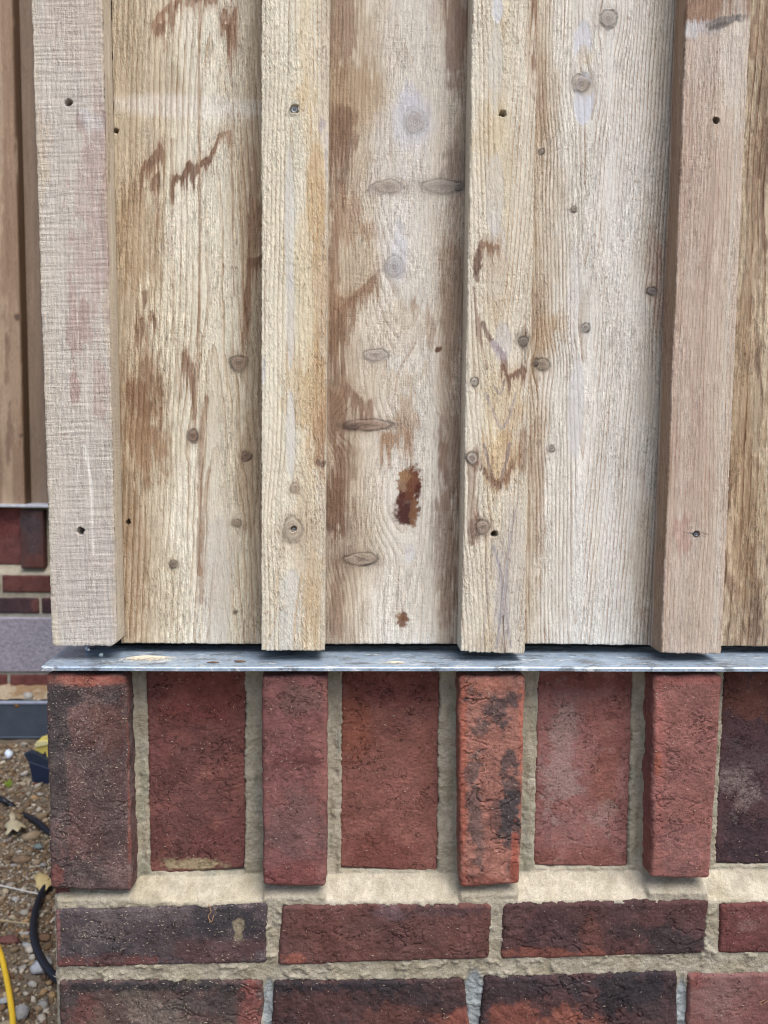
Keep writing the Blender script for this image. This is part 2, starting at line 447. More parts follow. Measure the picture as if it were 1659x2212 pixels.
        ringm = np.exp(-((q-1)/(.07+.8/rx))**2)*dark*.7*(.05+1.25*vn(th*1.6+nf, q*0, sd+int(kx)))
        blend(np.clip(ringm, 0, .95), (58, 46, 42))
        cr = core*np.exp(-((dy-.35*dx*math.sin(kx)+ry*.18)/max(ry*.05, .9))**2)*(np.abs(dx) < rx*.55)*.7*min(dark, 1)
        blend(np.clip(cr, 0, .9), (62, 50, 45))
        inn = 1-sstep(.9, 1.25, q)
        ph = ph*(1-inn)+(q*rx/5.0+30)*inn
        sm = np.maximum(sm, inn*.75)
        dis = dis+(.0004*core-.0005*ringm)
    base = np.clip(base, .004, .8)
    return base*KA, ph, sm, dis

def plank(name, q, Y, thick, mat, spec, parent, sd, step=2.1, holes=(), rnd=.0010, side=True, hext=.45, jag=.0007, notch=0.0, corner=0.0):
    """q = TL, TR, BR, BL in photo units on the plane y = Y"""
    (tlx, tly), (trx, try_), (brx, bry), (blx, bly) = q
    X, Z = at(np.array([tlx, trx, brx, blx]), np.array([tly, try_, bry, bly]), Y)
    W = math.hypot(X[1]-X[0], Z[1]-Z[0]); H = Z[1]-Z[2]
    nx = max(8, int(abs(brx-blx)/step)); nz = max(20, int((bly-tly)/step))
    u = np.linspace(0, 1, nx)
    r = rnd
    us = [0]; k0 = np.clip(np.array([r*.25, r*.6, r])/W, 0, .2)
    u = np.unique(np.concatenate([[0], k0, np.linspace(k0[-1], 1-k0[-1], nx), 1-k0, [1]]))
    v = np.unique(np.concatenate([[0, .0006/H, .0014/H], np.linspace(.003/H, 1, nz), 1+np.array([.02, .06, .15, .3, .5, .75, 1.0])*hext/H*1.0]))
    nsd = max(3, int(thick/.0018)) if side else 2
    ys = np.linspace(0, 1, nsd+1)[1:]
    # loop: front (u 0..1), right side, back (implicit), left side
    U = np.concatenate([u, np.ones(nsd), np.zeros(nsd)])
    D = np.concatenate([np.zeros(len(u)), ys*thick, ys[::-1]*thick])
    n = len(U); m = len(v)
    UU, VV = np.meshgrid(U, v); DD = np.tile(D, (m, 1))
    xl = X[3]+(X[0]-X[3])*VV; xr = X[2]+(X[1]-X[2])*VV
    zl = Z[3]+(Z[0]-Z[3])*VV; zr = Z[2]+(Z[1]-Z[2])*VV
    x = xl+(xr-xl)*UU; z = zl+(zr-zl)*UU
    px, py = pp(x, Y+0*x, z)
    sgn = np.concatenate([np.zeros(len(u)), np.ones(nsd), -np.ones(nsd)])
    pxs = px+sgn*DD/.00047
    s = UU+sgn*DD/W
    col, ph, sm, dis = wood_fields(pxs, py, s, spec, sd)
    front = np.tile(np.concatenate([np.ones(len(u)), np.zeros(2*nsd)]), (m, 1))
    y = Y+DD.copy()
    e = np.minimum(UU, 1-UU)*W
    rr = r*(1+.8*(vn(py/14, UU*0+sd, sd+50)-.5))
    ee = np.clip(rr-e, 0, None)
    y += front*(rr-np.sqrt(np.clip(rr*rr-ee*ee, 0, None)))
    # end grain edge slightly eased
    zb = (z-(zl+(zr-zl)*UU)*0-(Z[3]+(Z[2]-Z[3])*UU))
    y += front*np.clip(.0008-zb, 0, 1)*.6
    fray = (fbm(px/3.1, py/3.3, sd+40, 2)-.5)
    rel = spec.get('rel', .00022)
    y -= front*(rel*2*(fbm(px/4.0, py/14.0, sd+41, 3)-.5)+.0008*(fbm(px/90, py/200, sd+42, 2)-.5)+dis)
    y += front*.00016*np.cos(2*np.pi*ph)*(1-sm)
    saw = spec.get('sawn', 0)
    if saw: y -= front*saw*(vn(px/60, (py+.02*px)/3.4, sd+43)-.5)
    edge = np.exp(-(e/.0012)**2)
    x += edge*np.exp(-(np.tile(D, (m, 1))/.003)**2)*np.where(UU < .5, -1, 1)*(.0011*(vn(py/5.0, UU*0+3, sd+44)-.5)+.0012*(fbm(py/50, UU*0+7, sd+46, 3)-.5))
    if corner:
        bl = np.exp(-np.minimum(UU, 1-UU)*W/corner*2.2)
        VVm = np.clip(1-VV*H/.02, 0, 1)
        z += bl*VVm*corner*.8
    jg = (vn(UU*W/.0016, VV*0+2, sd+47)-.5)*jag*1.6+(fbm(UU*W/.012, VV*0+2, sd+48, 2)-.5)*jag*1.6
    z += np.where(VV < .004/H, jg, 0)
    for (hx, hy, hr, deep) in holes:
        d = np.hypot(px-hx, py-hy)/hr*(1+.25*(vn(px/4, py/4, sd+60)-.5)*2)
        mk = front*(1-sstep(.72, 1.02, d))
        y += mk*deep
        rim = front*np.exp(-((d-1.15)/.22)**2)
        y -= rim*.0005*(vn(px/3, py/3, 5)-.2)
        col = col*(1-.45*mk[..., None])
    V = np.stack([x, y, z], -1).reshape(-1, 3)
    Fq = gridfaces(n, m, True)
    faces = Fq
    C = np.concatenate([col, np.ones(col.shape[:2]+(1,))], -1).reshape(-1, 4)
    # end caps: fan to an inner vertex
    cb = np.array([V[:n].mean(0)]); ct = np.array([V[-n:].mean(0)])
    cb[0, 1] = Y+thick*.5; ct[0, 1] = Y+thick*.5
    nb = len(V); V = np.vstack([V, cb, ct]); C = np.vstack([C, C[n//4:n//4+1]*.9, C[:1]])
    i = np.arange(n); j = (i+1) % n
    fb_ = np.stack([j, i, np.full(n, nb), np.full(n, nb)], -1); ft = np.stack([(m-1)*n+i, (m-1)*n+j, np.full(n, nb+1), np.full(n, nb+1)], -1)
    tri = np.vstack([fb_[:, :3], ft[:, :3]])
    # quads as two triangles so one array holds all faces
    T = np.vstack([faces[:, [0, 1, 2]], faces[:, [0, 2, 3]], tri])
    A = {'col': C, 'ph': np.concatenate([ph.ravel(), [0, 0]]), 'sm': np.concatenate([sm.ravel(), [0, 0]])}
    return mesh(name, V, T, mat, parent, attrs=A)

# ------------------------------------------------------------------ bricks
def brick_fields(px, py, spec, sd):
    base = alb(spec['base'], .31)*np.ones(px.shape+(3,))
    n1 = fbm(px/34, py/34, sd, 5); n2 = fbm(px/10, py/10, sd+9, 4); n3 = fbm(px/90, py/90, sd+21, 3)
    def blend(m, c):
        nonlocal base
        base = base*(1-m[..., None])+alb(c, .31)*m[..., None]
    blend(spec.get('v', .5)*sstep(.30, .70, n3), spec.get('alt', (112, 58, 48)))
    for t in spec.get('tones', []):
        cx, cy, rx, ry, c, k = t[:6]; rag = t[6] if len(t) > 6 else .5
        q = np.hypot((px-cx)/rx, (py-cy)/ry)+rag*((n1-.5)*2.4+(n2-.5)*1.2)
        blend(k*(1-sstep(.65, 1.25, q)), c)
    base = base*(1+.5*(n1[..., None]-.5)+.35*(n2[..., None]-.5))
    dust = np.clip(spec.get('dust', .2)+.5*(n1-.5), 0, 1)
    for t in spec.get('dusty', []):
        cx, cy, rx, ry, k = t
        q = np.hypot((px-cx)/rx, (py-cy)/ry)+(n1-.5)*1.6
        dust = np.maximum(dust, k*(1-sstep(.5, 1.3, q)))
    return np.clip(base*1.10, .006, .7)*KA, dust

def brick(q, Y, depth, mat, spec, parent, sd, step=2.1, r=.0042, label=None, name='brick', unit=.00047):
    (tlx, tly), (trx, try_), (brx, bry), (blx, bly) = q
    X, Z = at(np.array([tlx, trx, brx, blx]), np.array([tly, try_, bry, bly]), Y)
    return brick_w(X, Z, Y, depth, mat, spec, parent, sd, step*unit, r, label, name)
def brick_w(X, Z, Y, depth, mat, spec, parent, sd, st, r=.0042, label=None, name='brick', fine=True):
    W = ((X[1]-X[0])+(X[2]-X[3]))/2; H = ((Z[0]-Z[3])+(Z[1]-Z[2]))/2
    Lx = r*math.pi/2+depth
    def axis(L):
        k = max(2, int((L-2*r)/st)); ins = np.linspace(r, L-r, k+1)
        a = r*math.pi/2*np.array([.17, .34, .5, .67, .84, 1.0]) if fine else r*math.pi/2*np.array([.5, 1.])
        nsd = max(1, int(depth/(2.6*st))); b = a[-1]+np.linspace(0, depth, nsd+1)[1:]
        e = np.concatenate([a, b])
        return np.concatenate([r-e[::-1], ins, L-r+e])
    A = axis(W); B = axis(H)
    AA, BB = np.meshgrid(A, B)
    ca = np.clip(AA, r, W-r); cb = np.clip(BB, r, H-r)
    ea, eb = AA-ca, BB-cb; L = np.hypot(ea, eb); Ls = np.maximum(L, 1e-9)
    arc = r*math.pi/2
    ang = np.clip(L/r, 0, math.pi/2)
    off = r*np.sin(ang); dep = r*(1-np.cos(ang))+np.clip(L-arc, 0, depth)
    a = ca+ea/Ls*off; b = cb+eb/Ls*off
    def xz(a, b):
        u, v = a/W, b/H
        x = (X[3]*(1-u)+X[2]*u)*(1-v)+(X[0]*(1-u)+X[1]*u)*v
        z = (Z[3]*(1-u)+Z[2]*u)*(1-v)+(Z[0]*(1-u)+Z[1]*u)*v
        return x, z
    fx, fz = xz(AA, BB)
    px, py = pp(fx, Y+0*fx, fz)
    col, dust = brick_fields(px, py, spec, sd)
    rg = spec.get('rough', 1.0)
    n = (.0018*(fbm(px/60, py/60, sd+1, 3)-.5)+.0011*(fbm(px/12, py/12, sd+2, 3)-.5)*rg)*2*.6
    # folded creases
    wx = px+18*(fbm(px/40, py/40, sd+5, 2)-.5); wy = py+18*(fbm(px/40, py/40, sd+6, 2)-.5)
    cre = np.abs(fbm(wx/48, wy/24, sd+7, 3)-.5); cm = (1-sstep(0, .022, cre))*sstep(.45, .62, fbm(px/80, py/80, sd+8, 2))
    n -= .0014*cm*rg
    en = (fbm(px/9, py/9, sd+11, 3)-.5)*.0018+(fbm(px/45, py/45, sd+12, 2)-.5)*.003
    sn, cs = np.sin(ang), np.cos(ang)
    x, z = xz(a+ea/Ls*sn*en, b+eb/Ls*sn*en)
    y = Y+dep-n*cs
    if spec.get('chip'):
        for (cx, cy, cr_, dp) in spec['chip']:
            y += dp*(1-sstep(.5, 1.1, np.hypot(px-cx, py-cy)/cr_+(fbm(px/8, py/8, sd+15, 3)-.5)))*cs
    V = np.stack([x, y, z], -1).reshape(-1, 3)
    nu, nv = AA.shape[1], AA.shape[0]
    C = np.concatenate([col, np.ones(col.shape[:2]+(1,))], -1).reshape(-1, 4)
    o = mesh(name, V, gridfaces(nu, nv), mat, parent, attrs={'col': C, 'sm': dust.ravel()})
    if label: o['label'] = label
    return o
# ------------------------------------------------------------------ depths of the front wall (y grows away from the camera)
Y_BRICK, Y_REC, Y_BAT, Y_BRD, Y_LIP = 0.0, 0.030, 0.012, 0.043, -0.005
Z_FL = float(at(np.array([800.]), np.array([1441.]), Y_LIP)[1][0])      # level of the flashing's top face

M_bat1 = wood_mat('sawn_cedar_crosscut', ring=.16, saw=.15, fuzz=.20, fib=.26)
M_brdA = wood_mat('sawn_cedar_tan', ring=.60, saw=.07, fuzz=.32, fib=.46)
M_bat2 = wood_mat('sawn_cedar_cream', ring=.50, saw=.06, fuzz=.46, fib=.2, diag=.8)
M_brdB = wood_mat('sawn_cedar_mixed', ring=.30, saw=.11, fuzz=.26, fib=.36)
M_bat3 = wood_mat('sawn_cedar_flame', ring=.62, saw=.08, fuzz=.40, fib=.16)
M_brdC = wood_mat('sawn_cedar_silver', ring=.70, saw=.07, fuzz=.34, fib=.36)
M_bat4 = wood_mat('sawn_cedar_pink', ring=.55, saw=.08, fuzz=.26, fib=.38)
M_brdD = wood_mat('sawn_cedar_brown', ring=1.0, saw=.05, fuzz=.34, fib=.55, ringcol=(.40, .28, .22))
M_brick = brick_mat('handmade_red_brick')
M_mortar = mortar_mat('buff_mortar')
M_zinc = zinc_mat('galvanised_sheet')
M_steel_screw = plain('stainless_screw', (.55, .58, .62), .28, .1, 900, .5, .9)
M_black = plain('black_membrane', (.012, .012, .014), .8)
M_dust = plain('pale_sawdust', (.62, .55, .43), .95, .4, 1500, .1)
M_stone = attr_mat('rubble_stone')
M_soil = None

PALE=(212,198,172); CREAM=(219,206,172); TAN=(184,158,120); BROWN=(150,116,84); DK=(112,80,58); RUST=(118,70,46); GREY=(196,190,180); LILAC=(192,192,202); MAUVE=(176,158,148)
def xs_of(e0, e1, at_=700.0):
    """board edges in photo units at the top (y=0) and bottom (y=1400): how far its centre has moved by height y"""
    return lambda py: (e1-e0)*(py-at_)/1400.0

# ------------------------------------------------------------------ front wall: timber cladding
clad = empty('timber_cladding', (0.1, Y_BRD, Z_FL), 'pale sawn vertical board and batten timber cladding on the near wall, above the galvanised flashing', 'cladding')
TOP = -12
# recessed boards
sp = dict(base=(215,203,172), rings=('cone', 462, 26, -.050, 12.5), xs=xs_of(250, 268), mott=.20, rel=.0003,
  bands=[(-.2,.17,.06,(178,150,110),.6,.8),(.14,.30,.05,(192,168,132),.5,1.0),(.42,.80,.07,(222,214,192),.7,.8),(.85,1.3,.05,(170,146,112),.72,.5),(.72,.84,.04,(190,172,138),.5,.6)],
  tones=[(300,520,60,120,(158,118,62),.55,.6,0,.4),(296,900,58,110,(150,110,66),.62,1.0,0,.5),(320,950,46,60,(158,116,72),.5,1.1,0,.5),
    (405,230,175,26,(222,214,200),.62,.12,2,.35),(440,640,70,190,(220,210,180),.6,.3,0,.4),(455,840,50,90,(213,200,168),.5,.3),
    (352,60,9,70,(160,116,80),.5,1.2),(500,60,7,70,(160,114,80),.5,1.2),(340,430,5,40,(150,104,72),.5,1.0),
    (548,450,13,140,(150,114,80),.6,.8),
    (312,640,5,20,(116,72,46),.6,.6),(305,860,30,50,(128,86,50),.55,1.0),
    (545,740,22,200,(164,138,100),.5,.6),(540,1010,30,140,(160,134,98),.55,.6),(525,560,6,200,(180,150,112),.5,.5),
    (465,1250,38,150,(196,186,170),.7,.15,0,.25,.7),(462,1010,34,110,(208,196,168),.5,.2),(462,860,30,60,(205,190,160),.5,.2),
    (280,1240,40,180,(166,136,98),.5,.7),(275,1080,18,120,(150,116,76),.5,.6)],
  combs=[([(369,388),(382,376),(392,380),(398,366),(404,352),(410,346),(418,356),(425,352),(431,358)],62,(98,56,38),.97),([(432,350),(444,342),(452,338),(460,318),(468,298),(474,284)],44,(108,64,44),.95),([(474,288),(484,284),(500,282)],46,(150,108,78),.7),([(302,372),(312,350),(322,344),(330,334),(338,322),(346,306),(354,320)],120,(124,80,54),.85),([(326,392),(332,380),(345,372)],90,(110,66,44),.8),
    ([(328,52),(340,30),(352,24),(362,10),(378,4),(392,-4)],70,(140,94,62),.8),([(336,60),(350,48),(358,44)],60,(112,68,44),.85),([(400,-14),(436,-14),(470,-16)],46,(124,78,50),.8),([(476,30),(484,18),(492,26),(500,44),(506,24),(512,12)],150,(136,88,58),.8),([(486,52),(500,50)],90,(108,64,42),.9),
    ([(534,470),(545,440),(568,430)],260,(140,102,70),.65),([(534,556),(552,560),(566,552)],60,(100,60,42),.95),([(526,640),(534,620),(540,590)],170,(118,76,52),.8),([(292,700),(304,686),(314,700)],100,(116,72,48),.75),([(322,680),(330,668),(338,690)],90,(118,74,48),.75),([(300,790),(318,770),(334,790)],170,(132,90,60),.6),([(392,760),(402,752),(412,780),(422,800)],110,(126,84,56),.75)],
  paths=[
    ([(432,0),(430,200),(431,500),(428,760),(420,930)],3.2,(158,118,76),.65,.35),([(372,300),(372,600),(380,760),(392,860)],4,(168,130,92),.4,.5),([(500,300),(502,420),(505,640)],2.2,(160,120,84),.6,.3),([(540,420),(538,560),(528,680)],2.5,(110,70,48),.7,.4),
    ([(447,860),(436,960),(432,1060),(430,1240)],5.5,(150,104,62),.6,.4),([(453,1010),(440,1100),(434,1300)],4,(160,118,74),.5,.4),
    ([(420,905),(418,870),(410,800),(398,760)],4,(140,100,70),.5,.8),([(430,960),(436,900),(444,860)],3,(156,116,78),.4,.6)],
  knots=[(515,785,17,15,(150,116,94),(156,128,98),.5),(417,942,11,13,(128,90,66),(140,100,66),.8),(532,985,10,10,(120,88,70),(146,116,84),.85),(511,1130,9,7,(134,108,90),(150,126,96),.3),(375,1219,9,9,(140,118,98),(150,126,98),.9),(508,1322,4,4,(110,90,80),(150,126,100),.7)])
plank('board', [(240,TOP),(567+14,TOP),(563+16,1390.5),(262,1389.5)], Y_BRD, .020, M_brdA, sp, clad, 11, holes=[(250,283,5.2,.014),(277,1128,5.5,.014)])
sp = dict(base=(206,192,168), rings=('cone', 872, 60, .012, 7.6), xs=xs_of(857, 842), mott=.20, rel=.00022,
  bands=[(-.2,.13,.05,(150,124,100),.65,.9),(.08,.27,.07,(180,154,120),.5,1.0),(.44,.80,.10,(214,207,194),.75,.8),(.87,1.3,.05,(160,136,112),.65,.8)],
  tones=[(770,215,74,80,(174,146,108),.8,.5,0,.4),(760,170,60,60,(170,142,106),.55,.8),(735,330,26,90,(128,102,86),.55,.9,0,.4),(740,60,30,110,(146,112,84),.6,.7),(752,290,18,60,(120,84,62),.5,1.0),
    (985,70,30,130,(140,104,80),.75,.7),(950,20,20,60,(160,122,92),.5,.8),(890,120,60,190,(205,197,182),.55,.4),(945,110,16,90,(216,206,182),.6,.8),(745,470,30,60,(164,126,92),.6,.8),(800,500,24,20,(170,128,88),.6,.8),
    (860,330,60,120,(206,200,190),.5,.5),(890,262,42,60,(196,194,200),.75,.25,0,.35,.7),(885,215,20,40,(196,194,204),.6,.3,0,.3,.6),(985,370,24,50,(130,110,96),.55,.7),
    (860,490,50,70,(212,206,196),.5,.4),(862,540,16,60,(202,202,212),.6,.3,0,.3,.7),(770,590,50,60,(182,160,126),.6,.5),
    (735,690,26,60,(140,104,76),.6,1.1),(722,560,12,140,(132,96,72),.6,.9),
    (930,700,10,40,(150,108,76),.5,1.0),(895,660,6,24,(150,106,74),.6,.8),(975,640,24,160,(150,116,84),.55,.9),
    (730,870,22,90,(130,96,74),.6,.9),(880,900,20,46,(180,146,106),.6,.8),
    (722,1090,22,70,(104,70,54),.85,.9),(735,1050,30,90,(140,106,78),.6,.9),(728,1300,16,80,(140,106,80),.6,.8),(962,1180,26,180,(140,106,80),.65,.9),(975,980,26,120,(138,104,80),.6,.8),
    (880,1230,60,170,(208,199,180),.55,.5),(885,1195,12,20,(205,204,206),.6,.2,0,.3,.6),(850,800,60,50,(205,186,152),.4,.6),(870,720,60,60,(200,180,146),.35,.6),(845,780,22,22,(216,212,204),.5,1.2),(878,770,16,30,(214,208,198),.45,1.3),
    (948,754,8,6,(110,66,44),.95,.5,-30),],
  combs=[([(712,610),(730,640),(745,648),(762,640),(778,622),(790,612),(806,596),(816,588)],74,(138,98,70),.8),([(712,655),(728,668),(745,662)],190,(104,70,52),.75),([(738,836),(752,828),(764,842),(776,858),(790,866),(806,868)],100,(118,82,64),.8),([(712,850),(738,860)],120,(112,78,60),.7),([(822,938),(836,936),(850,940),(862,934)],80,(160,116,72),.75),([(874,938),(884,930),(890,936)],70,(156,112,74),.6),([(713,220),(730,235),(752,232),(762,250)],190,(112,80,62),.75),([(714,560),(722,570)],160,(120,84,62),.6)],
  iso=[(882,1048,26,36,(138,92,44),.9,.30,.07),(878,1092,24,36,(96,46,28),.9,.5,.3),(893,1050,17,34,(112,58,28),.85,.6,.2),(874,1030,13,12,(158,114,66),.8,.4,.2),(880,1106,20,22,(72,30,26),.85,.5,.35),(902,1060,7,18,(84,38,26),.85,.4,.2),(866,1075,9,20,(92,42,28),.8,.5,.2),(894,1105,8,26,(140,92,48),.7,.5,.2),
    (872,1330,9,9,(116,70,36),.9,.8,.2),(868,1342,12,10,(122,74,42),.9,.7,.2),(862,1330,6,8,(150,110,70),.7,.6,.2)],
  paths=[([(745,900),(738,960),(730,1100)],8,(126,90,66),.5,.6),([(905,0),(915,60),(905,140),(900,180)],3.5,(222,214,196),.5,.4),([(900,740),(862,800),(852,870),(862,905)],2.5,(160,116,80),.4,.4)],
  knots=[(897,262,22,27,(168,156,142),(196,192,192),.12),(838,404,30,15,(166,148,124),(176,160,146),.35),(955,404,40,15,(164,154,144),(164,148,134),.3),(990,403,9,9,(130,126,120),(140,126,114),.7),(851,578,19,23,(172,170,178),(196,190,186),.3),
    (810,768,25,14,(180,168,160),(182,164,146),.35),(792,919,53,12,(172,140,116),(150,118,94),.75),(760,921,20,9,(96,76,64),(120,92,72),.7),(781,1208,32,14,(180,160,134),(140,114,90),1.0)])
BRD_B = plank('board', [(697,TOP),(1009+14,TOP),(984+14,1391),(692,1390.5)], Y_BRD, .020, M_brdB, sp, clad, 23)
sp = dict(base=(214,208,194), rings=('cone', 1262, 14, .040, 8.0), xs=xs_of(1308, 1267), mott=.13, rel=.0003,
  bands=[(-.2,.10,.05,(168,138,104),.8,.7),(.05,.22,.05,(190,170,138),.55,.8),(.38,.80,.08,(216,212,202),.6,.5),(.85,1.3,.06,(188,176,152),.6,.5)],
  tones=[(1345,300,50,300,(220,216,208),.45,.5),(1230,560,20,160,(216,208,190),.5,.6),(1420,640,16,90,(190,150,122),.45,.9),(1410,560,16,60,(188,152,128),.4,1.0),(1385,1180,18,140,(188,164,138),.4,.9),(1400,1340,14,60,(170,140,112),.45,.8),
    (1262,215,22,56,(200,204,216),.85,.10,3,.12,.95),(1258,90,20,44,(200,202,212),.75,.15,8,.16,.9),(1300,36,24,30,(204,196,186),.6,.3),(1262,120,18,20,(206,188,150),.6,.4),(1268,190,14,16,(206,188,152),.6,.4),
    (1243,880,17,110,(198,196,196),.7,.12,2,.15,.9),(1240,640,14,120,(206,202,200),.5,.3,2,.2,.6),(1180,720,26,40,(190,158,116),.6,.8),(1210,700,16,30,(188,160,120),.4,.8),(1165,1060,14,200,(178,150,120),.5,.8),
    (1250,1180,30,150,(218,214,206),.5,.4),(1320,1200,20,200,(220,218,214),.4,.5)],
  knots=[(1314,41,17,18,(158,146,128),(190,182,172),.35),(1256,181,17,18,(160,142,124),(184,170,156),.35),(1170,327,6,6,(150,138,122),(176,160,140),.95),(1240,452,6,7,(140,122,106),(190,176,156),.8),(1408,629,10,8,(150,146,142),(150,140,124),1.2),
    (1265,708,9,10,(170,162,150),(188,182,176),.9),(1171,787,15,12,(152,134,114),(160,138,110),.55),(1158,783,5,8,(100,92,86),(150,130,104),.7),(1191,970,7,7,(156,144,134),(180,168,154),.7)])
plank('board', [(1146,TOP),(1457+16,TOP),(1402+16,1393.5),(1121,1390)], Y_BRD, .020, M_brdC, sp, clad, 37)
sp = dict(base=(182,158,124), rings=('line', 1200, 0, .010, 15), xs=xs_of(1700, 1640), mott=.30, rel=.0004,
  bands=[(.30,.42,.04,(206,188,152),.6,1.0),(.1,.17,.03,(138,108,80),.7,1.0),(.2,.25,.015,(120,90,68),.8,.6),(.05,.075,.01,(128,98,72),.7,.3),(.0,.04,.02,(206,188,152),.5,.6)],
  tones=[(1610,1000,40,300,(166,134,88),.5,.7),(1632,900,12,120,(196,178,144),.5,.8),(1640,620,10,100,(200,180,144),.5,.8),(1650,300,10,200,(120,88,60),.5,.8)], knots=[(1700,420,20,26,(150,110,80),(150,116,80),.5)])
plank('board', [(1610,TOP),(1925,TOP),(1860,1398),(1550,1395)], Y_BRD, .020, M_brdD, sp, clad, 41)
# battens
sp = dict(base=(193,183,170), rings=('line', -300, 0, .0, 10.5), xs=xs_of(146, 184), mott=.10, rel=.0003, sawn=.0005,
  bands=[(-.3,.09,.05,(206,192,166),.7,.6),(1.04,1.6,.02,(196,178,146),.75,.5),(.95,1.04,.03,(190,168,136),.5,.5)],
  tones=[(212,300,22,110,(178,148,138),.4,1.2),(225,520,18,110,(160,128,118),.5,1.2),(200,420,36,180,(184,156,146),.4,1.2),(180,690,12,50,(150,112,100),.6,1.4),(155,700,12,70,(160,124,114),.5,1.0),(190,600,36,180,(186,160,150),.35,1.2),(162,830,10,40,(164,112,96),.5,.9),(215,850,14,60,(176,140,128),.4,.9),
    (185,248,16,18,(206,202,202),.6,.6),(205,265,30,16,(206,202,202),.4,.7),(172,262,10,26,(150,122,112),.6,.8),(228,258,8,18,(150,124,118),.6,.8),(90,330,20,90,(196,172,140),.4,.7),(205,90,22,120,(196,180,164),.5,.7),(150,40,60,90,(190,172,156),.5,.7),(110,900,20,300,(190,178,158),.4,.6),(185,1250,70,160,(186,176,168),.5,.6),(200,1370,60,40,(196,190,180),.4,.7)],
  paths=[([(181,960),(196,1040),(200,1120),(202,1200)],3.2,(222,216,206),.7,.35),([(168,1000),(166,1060)],2.6,(220,212,200),.5,.4),([(184,820),(186,880)],2,(216,204,192),.6,.3),([(207,440),(218,540),(220,640)],4,(204,186,176),.5,.6),
    ([(262,60),(258,300),(266,600)],4,(216,206,184),.7,.5),([(250,150),(256,260),(252,380)],5,(166,132,92),.6,.3)], knots=[(150,222,5,5,(150,128,116),(170,150,136),.0)])
b1 = plank('batten', [(66.5,TOP),(219.5,TOP),(252,1394),(112,1396)], Y_BAT, Y_BRD-Y_BAT-.0006, M_bat1, sp, clad, 53, holes=[(147,222,8,.020),(173,1147,8.5,.020)], rnd=.0022, jag=.0011, corner=.004)
b1['label'] = 'greyish mauve batten with crosswise saw marks'
sp = dict(base=(220,210,182), rings=('cone', 628, 6, -.012, 9.5), xs=xs_of(638, 633), mott=.13, rel=.00045,
  bands=[(.60,.85,.08,(208,180,130),.45,.9),(.9,1.3,.04,(196,176,150),.6,.5),(-.2,.05,.04,(208,196,170),.4,.5)],
  tones=[(682,420,22,120,(206,168,104),.6,.6),(690,620,16,220,(196,156,100),.55,.7),(680,860,24,150,(196,152,88),.6,.6),(690,960,18,70,(170,126,80),.6,.7),(650,700,30,200,(222,210,168),.4,.5),(600,600,26,500,(224,214,184),.4,.5),
    (652,205,22,30,(200,164,100),.5,1.2),(640,830,26,70,(206,176,124),.45,1.1),(630,560,20,60,(216,198,150),.4,1.0),(655,870,20,60,(196,160,104),.4,1.1),
    (625,480,11,160,(206,203,194),.75,.15,0,.12,.85),(628,690,9,110,(206,202,196),.65,.15,0,.12,.8),(628,940,10,100,(206,202,192),.8,.10,0,.10,.9),(620,60,18,90,(218,210,186),.4,.4,0,.2,.3),
    (697,272,9,16,(170,156,160),.7,.5),(706,330,5,60,(196,186,180),.6,.4),(570,800,4,30,(190,190,200),.5,.5),(695,1000,14,9,(120,90,72),.85,.6),(660,1200,36,90,(196,170,130),.35,.9),(675,1280,20,100,(196,162,108),.5,.8),(640,1180,60,80,(204,188,160),.4,.7)],
  paths=[([(612,1260),(598,1340),(580,1405)],10,(204,200,188),.5,.25,.7),([(630,1250),(628,1330),(618,1405)],18,(202,198,188),.7,.15,.8),([(652,1240),(640,1320),(634,1405)],3,(196,160,106),.6,.4),([(600,1230),(596,1330),(572,1400)],2.4,(200,164,110),.5,.4)],
  knots=[(633,1143,20,26,(190,172,146),(176,150,120),.35),(637,1055,9,10,(166,140,112),(184,154,118),.35),(634,240,9,9,(190,180,160),(200,186,160),.0)])
b2 = plank('batten', [(565,TOP),(711.5,TOP),(701,1405.5),(565,1405)], Y_BAT, Y_BRD-Y_BAT-.0006, M_bat2, sp, clad, 67, holes=[(635,235,9.2,.0075),(634,1143,7,.004)], rnd=.0008)
b2['label'] = 'cream batten with an orange tinted right half'
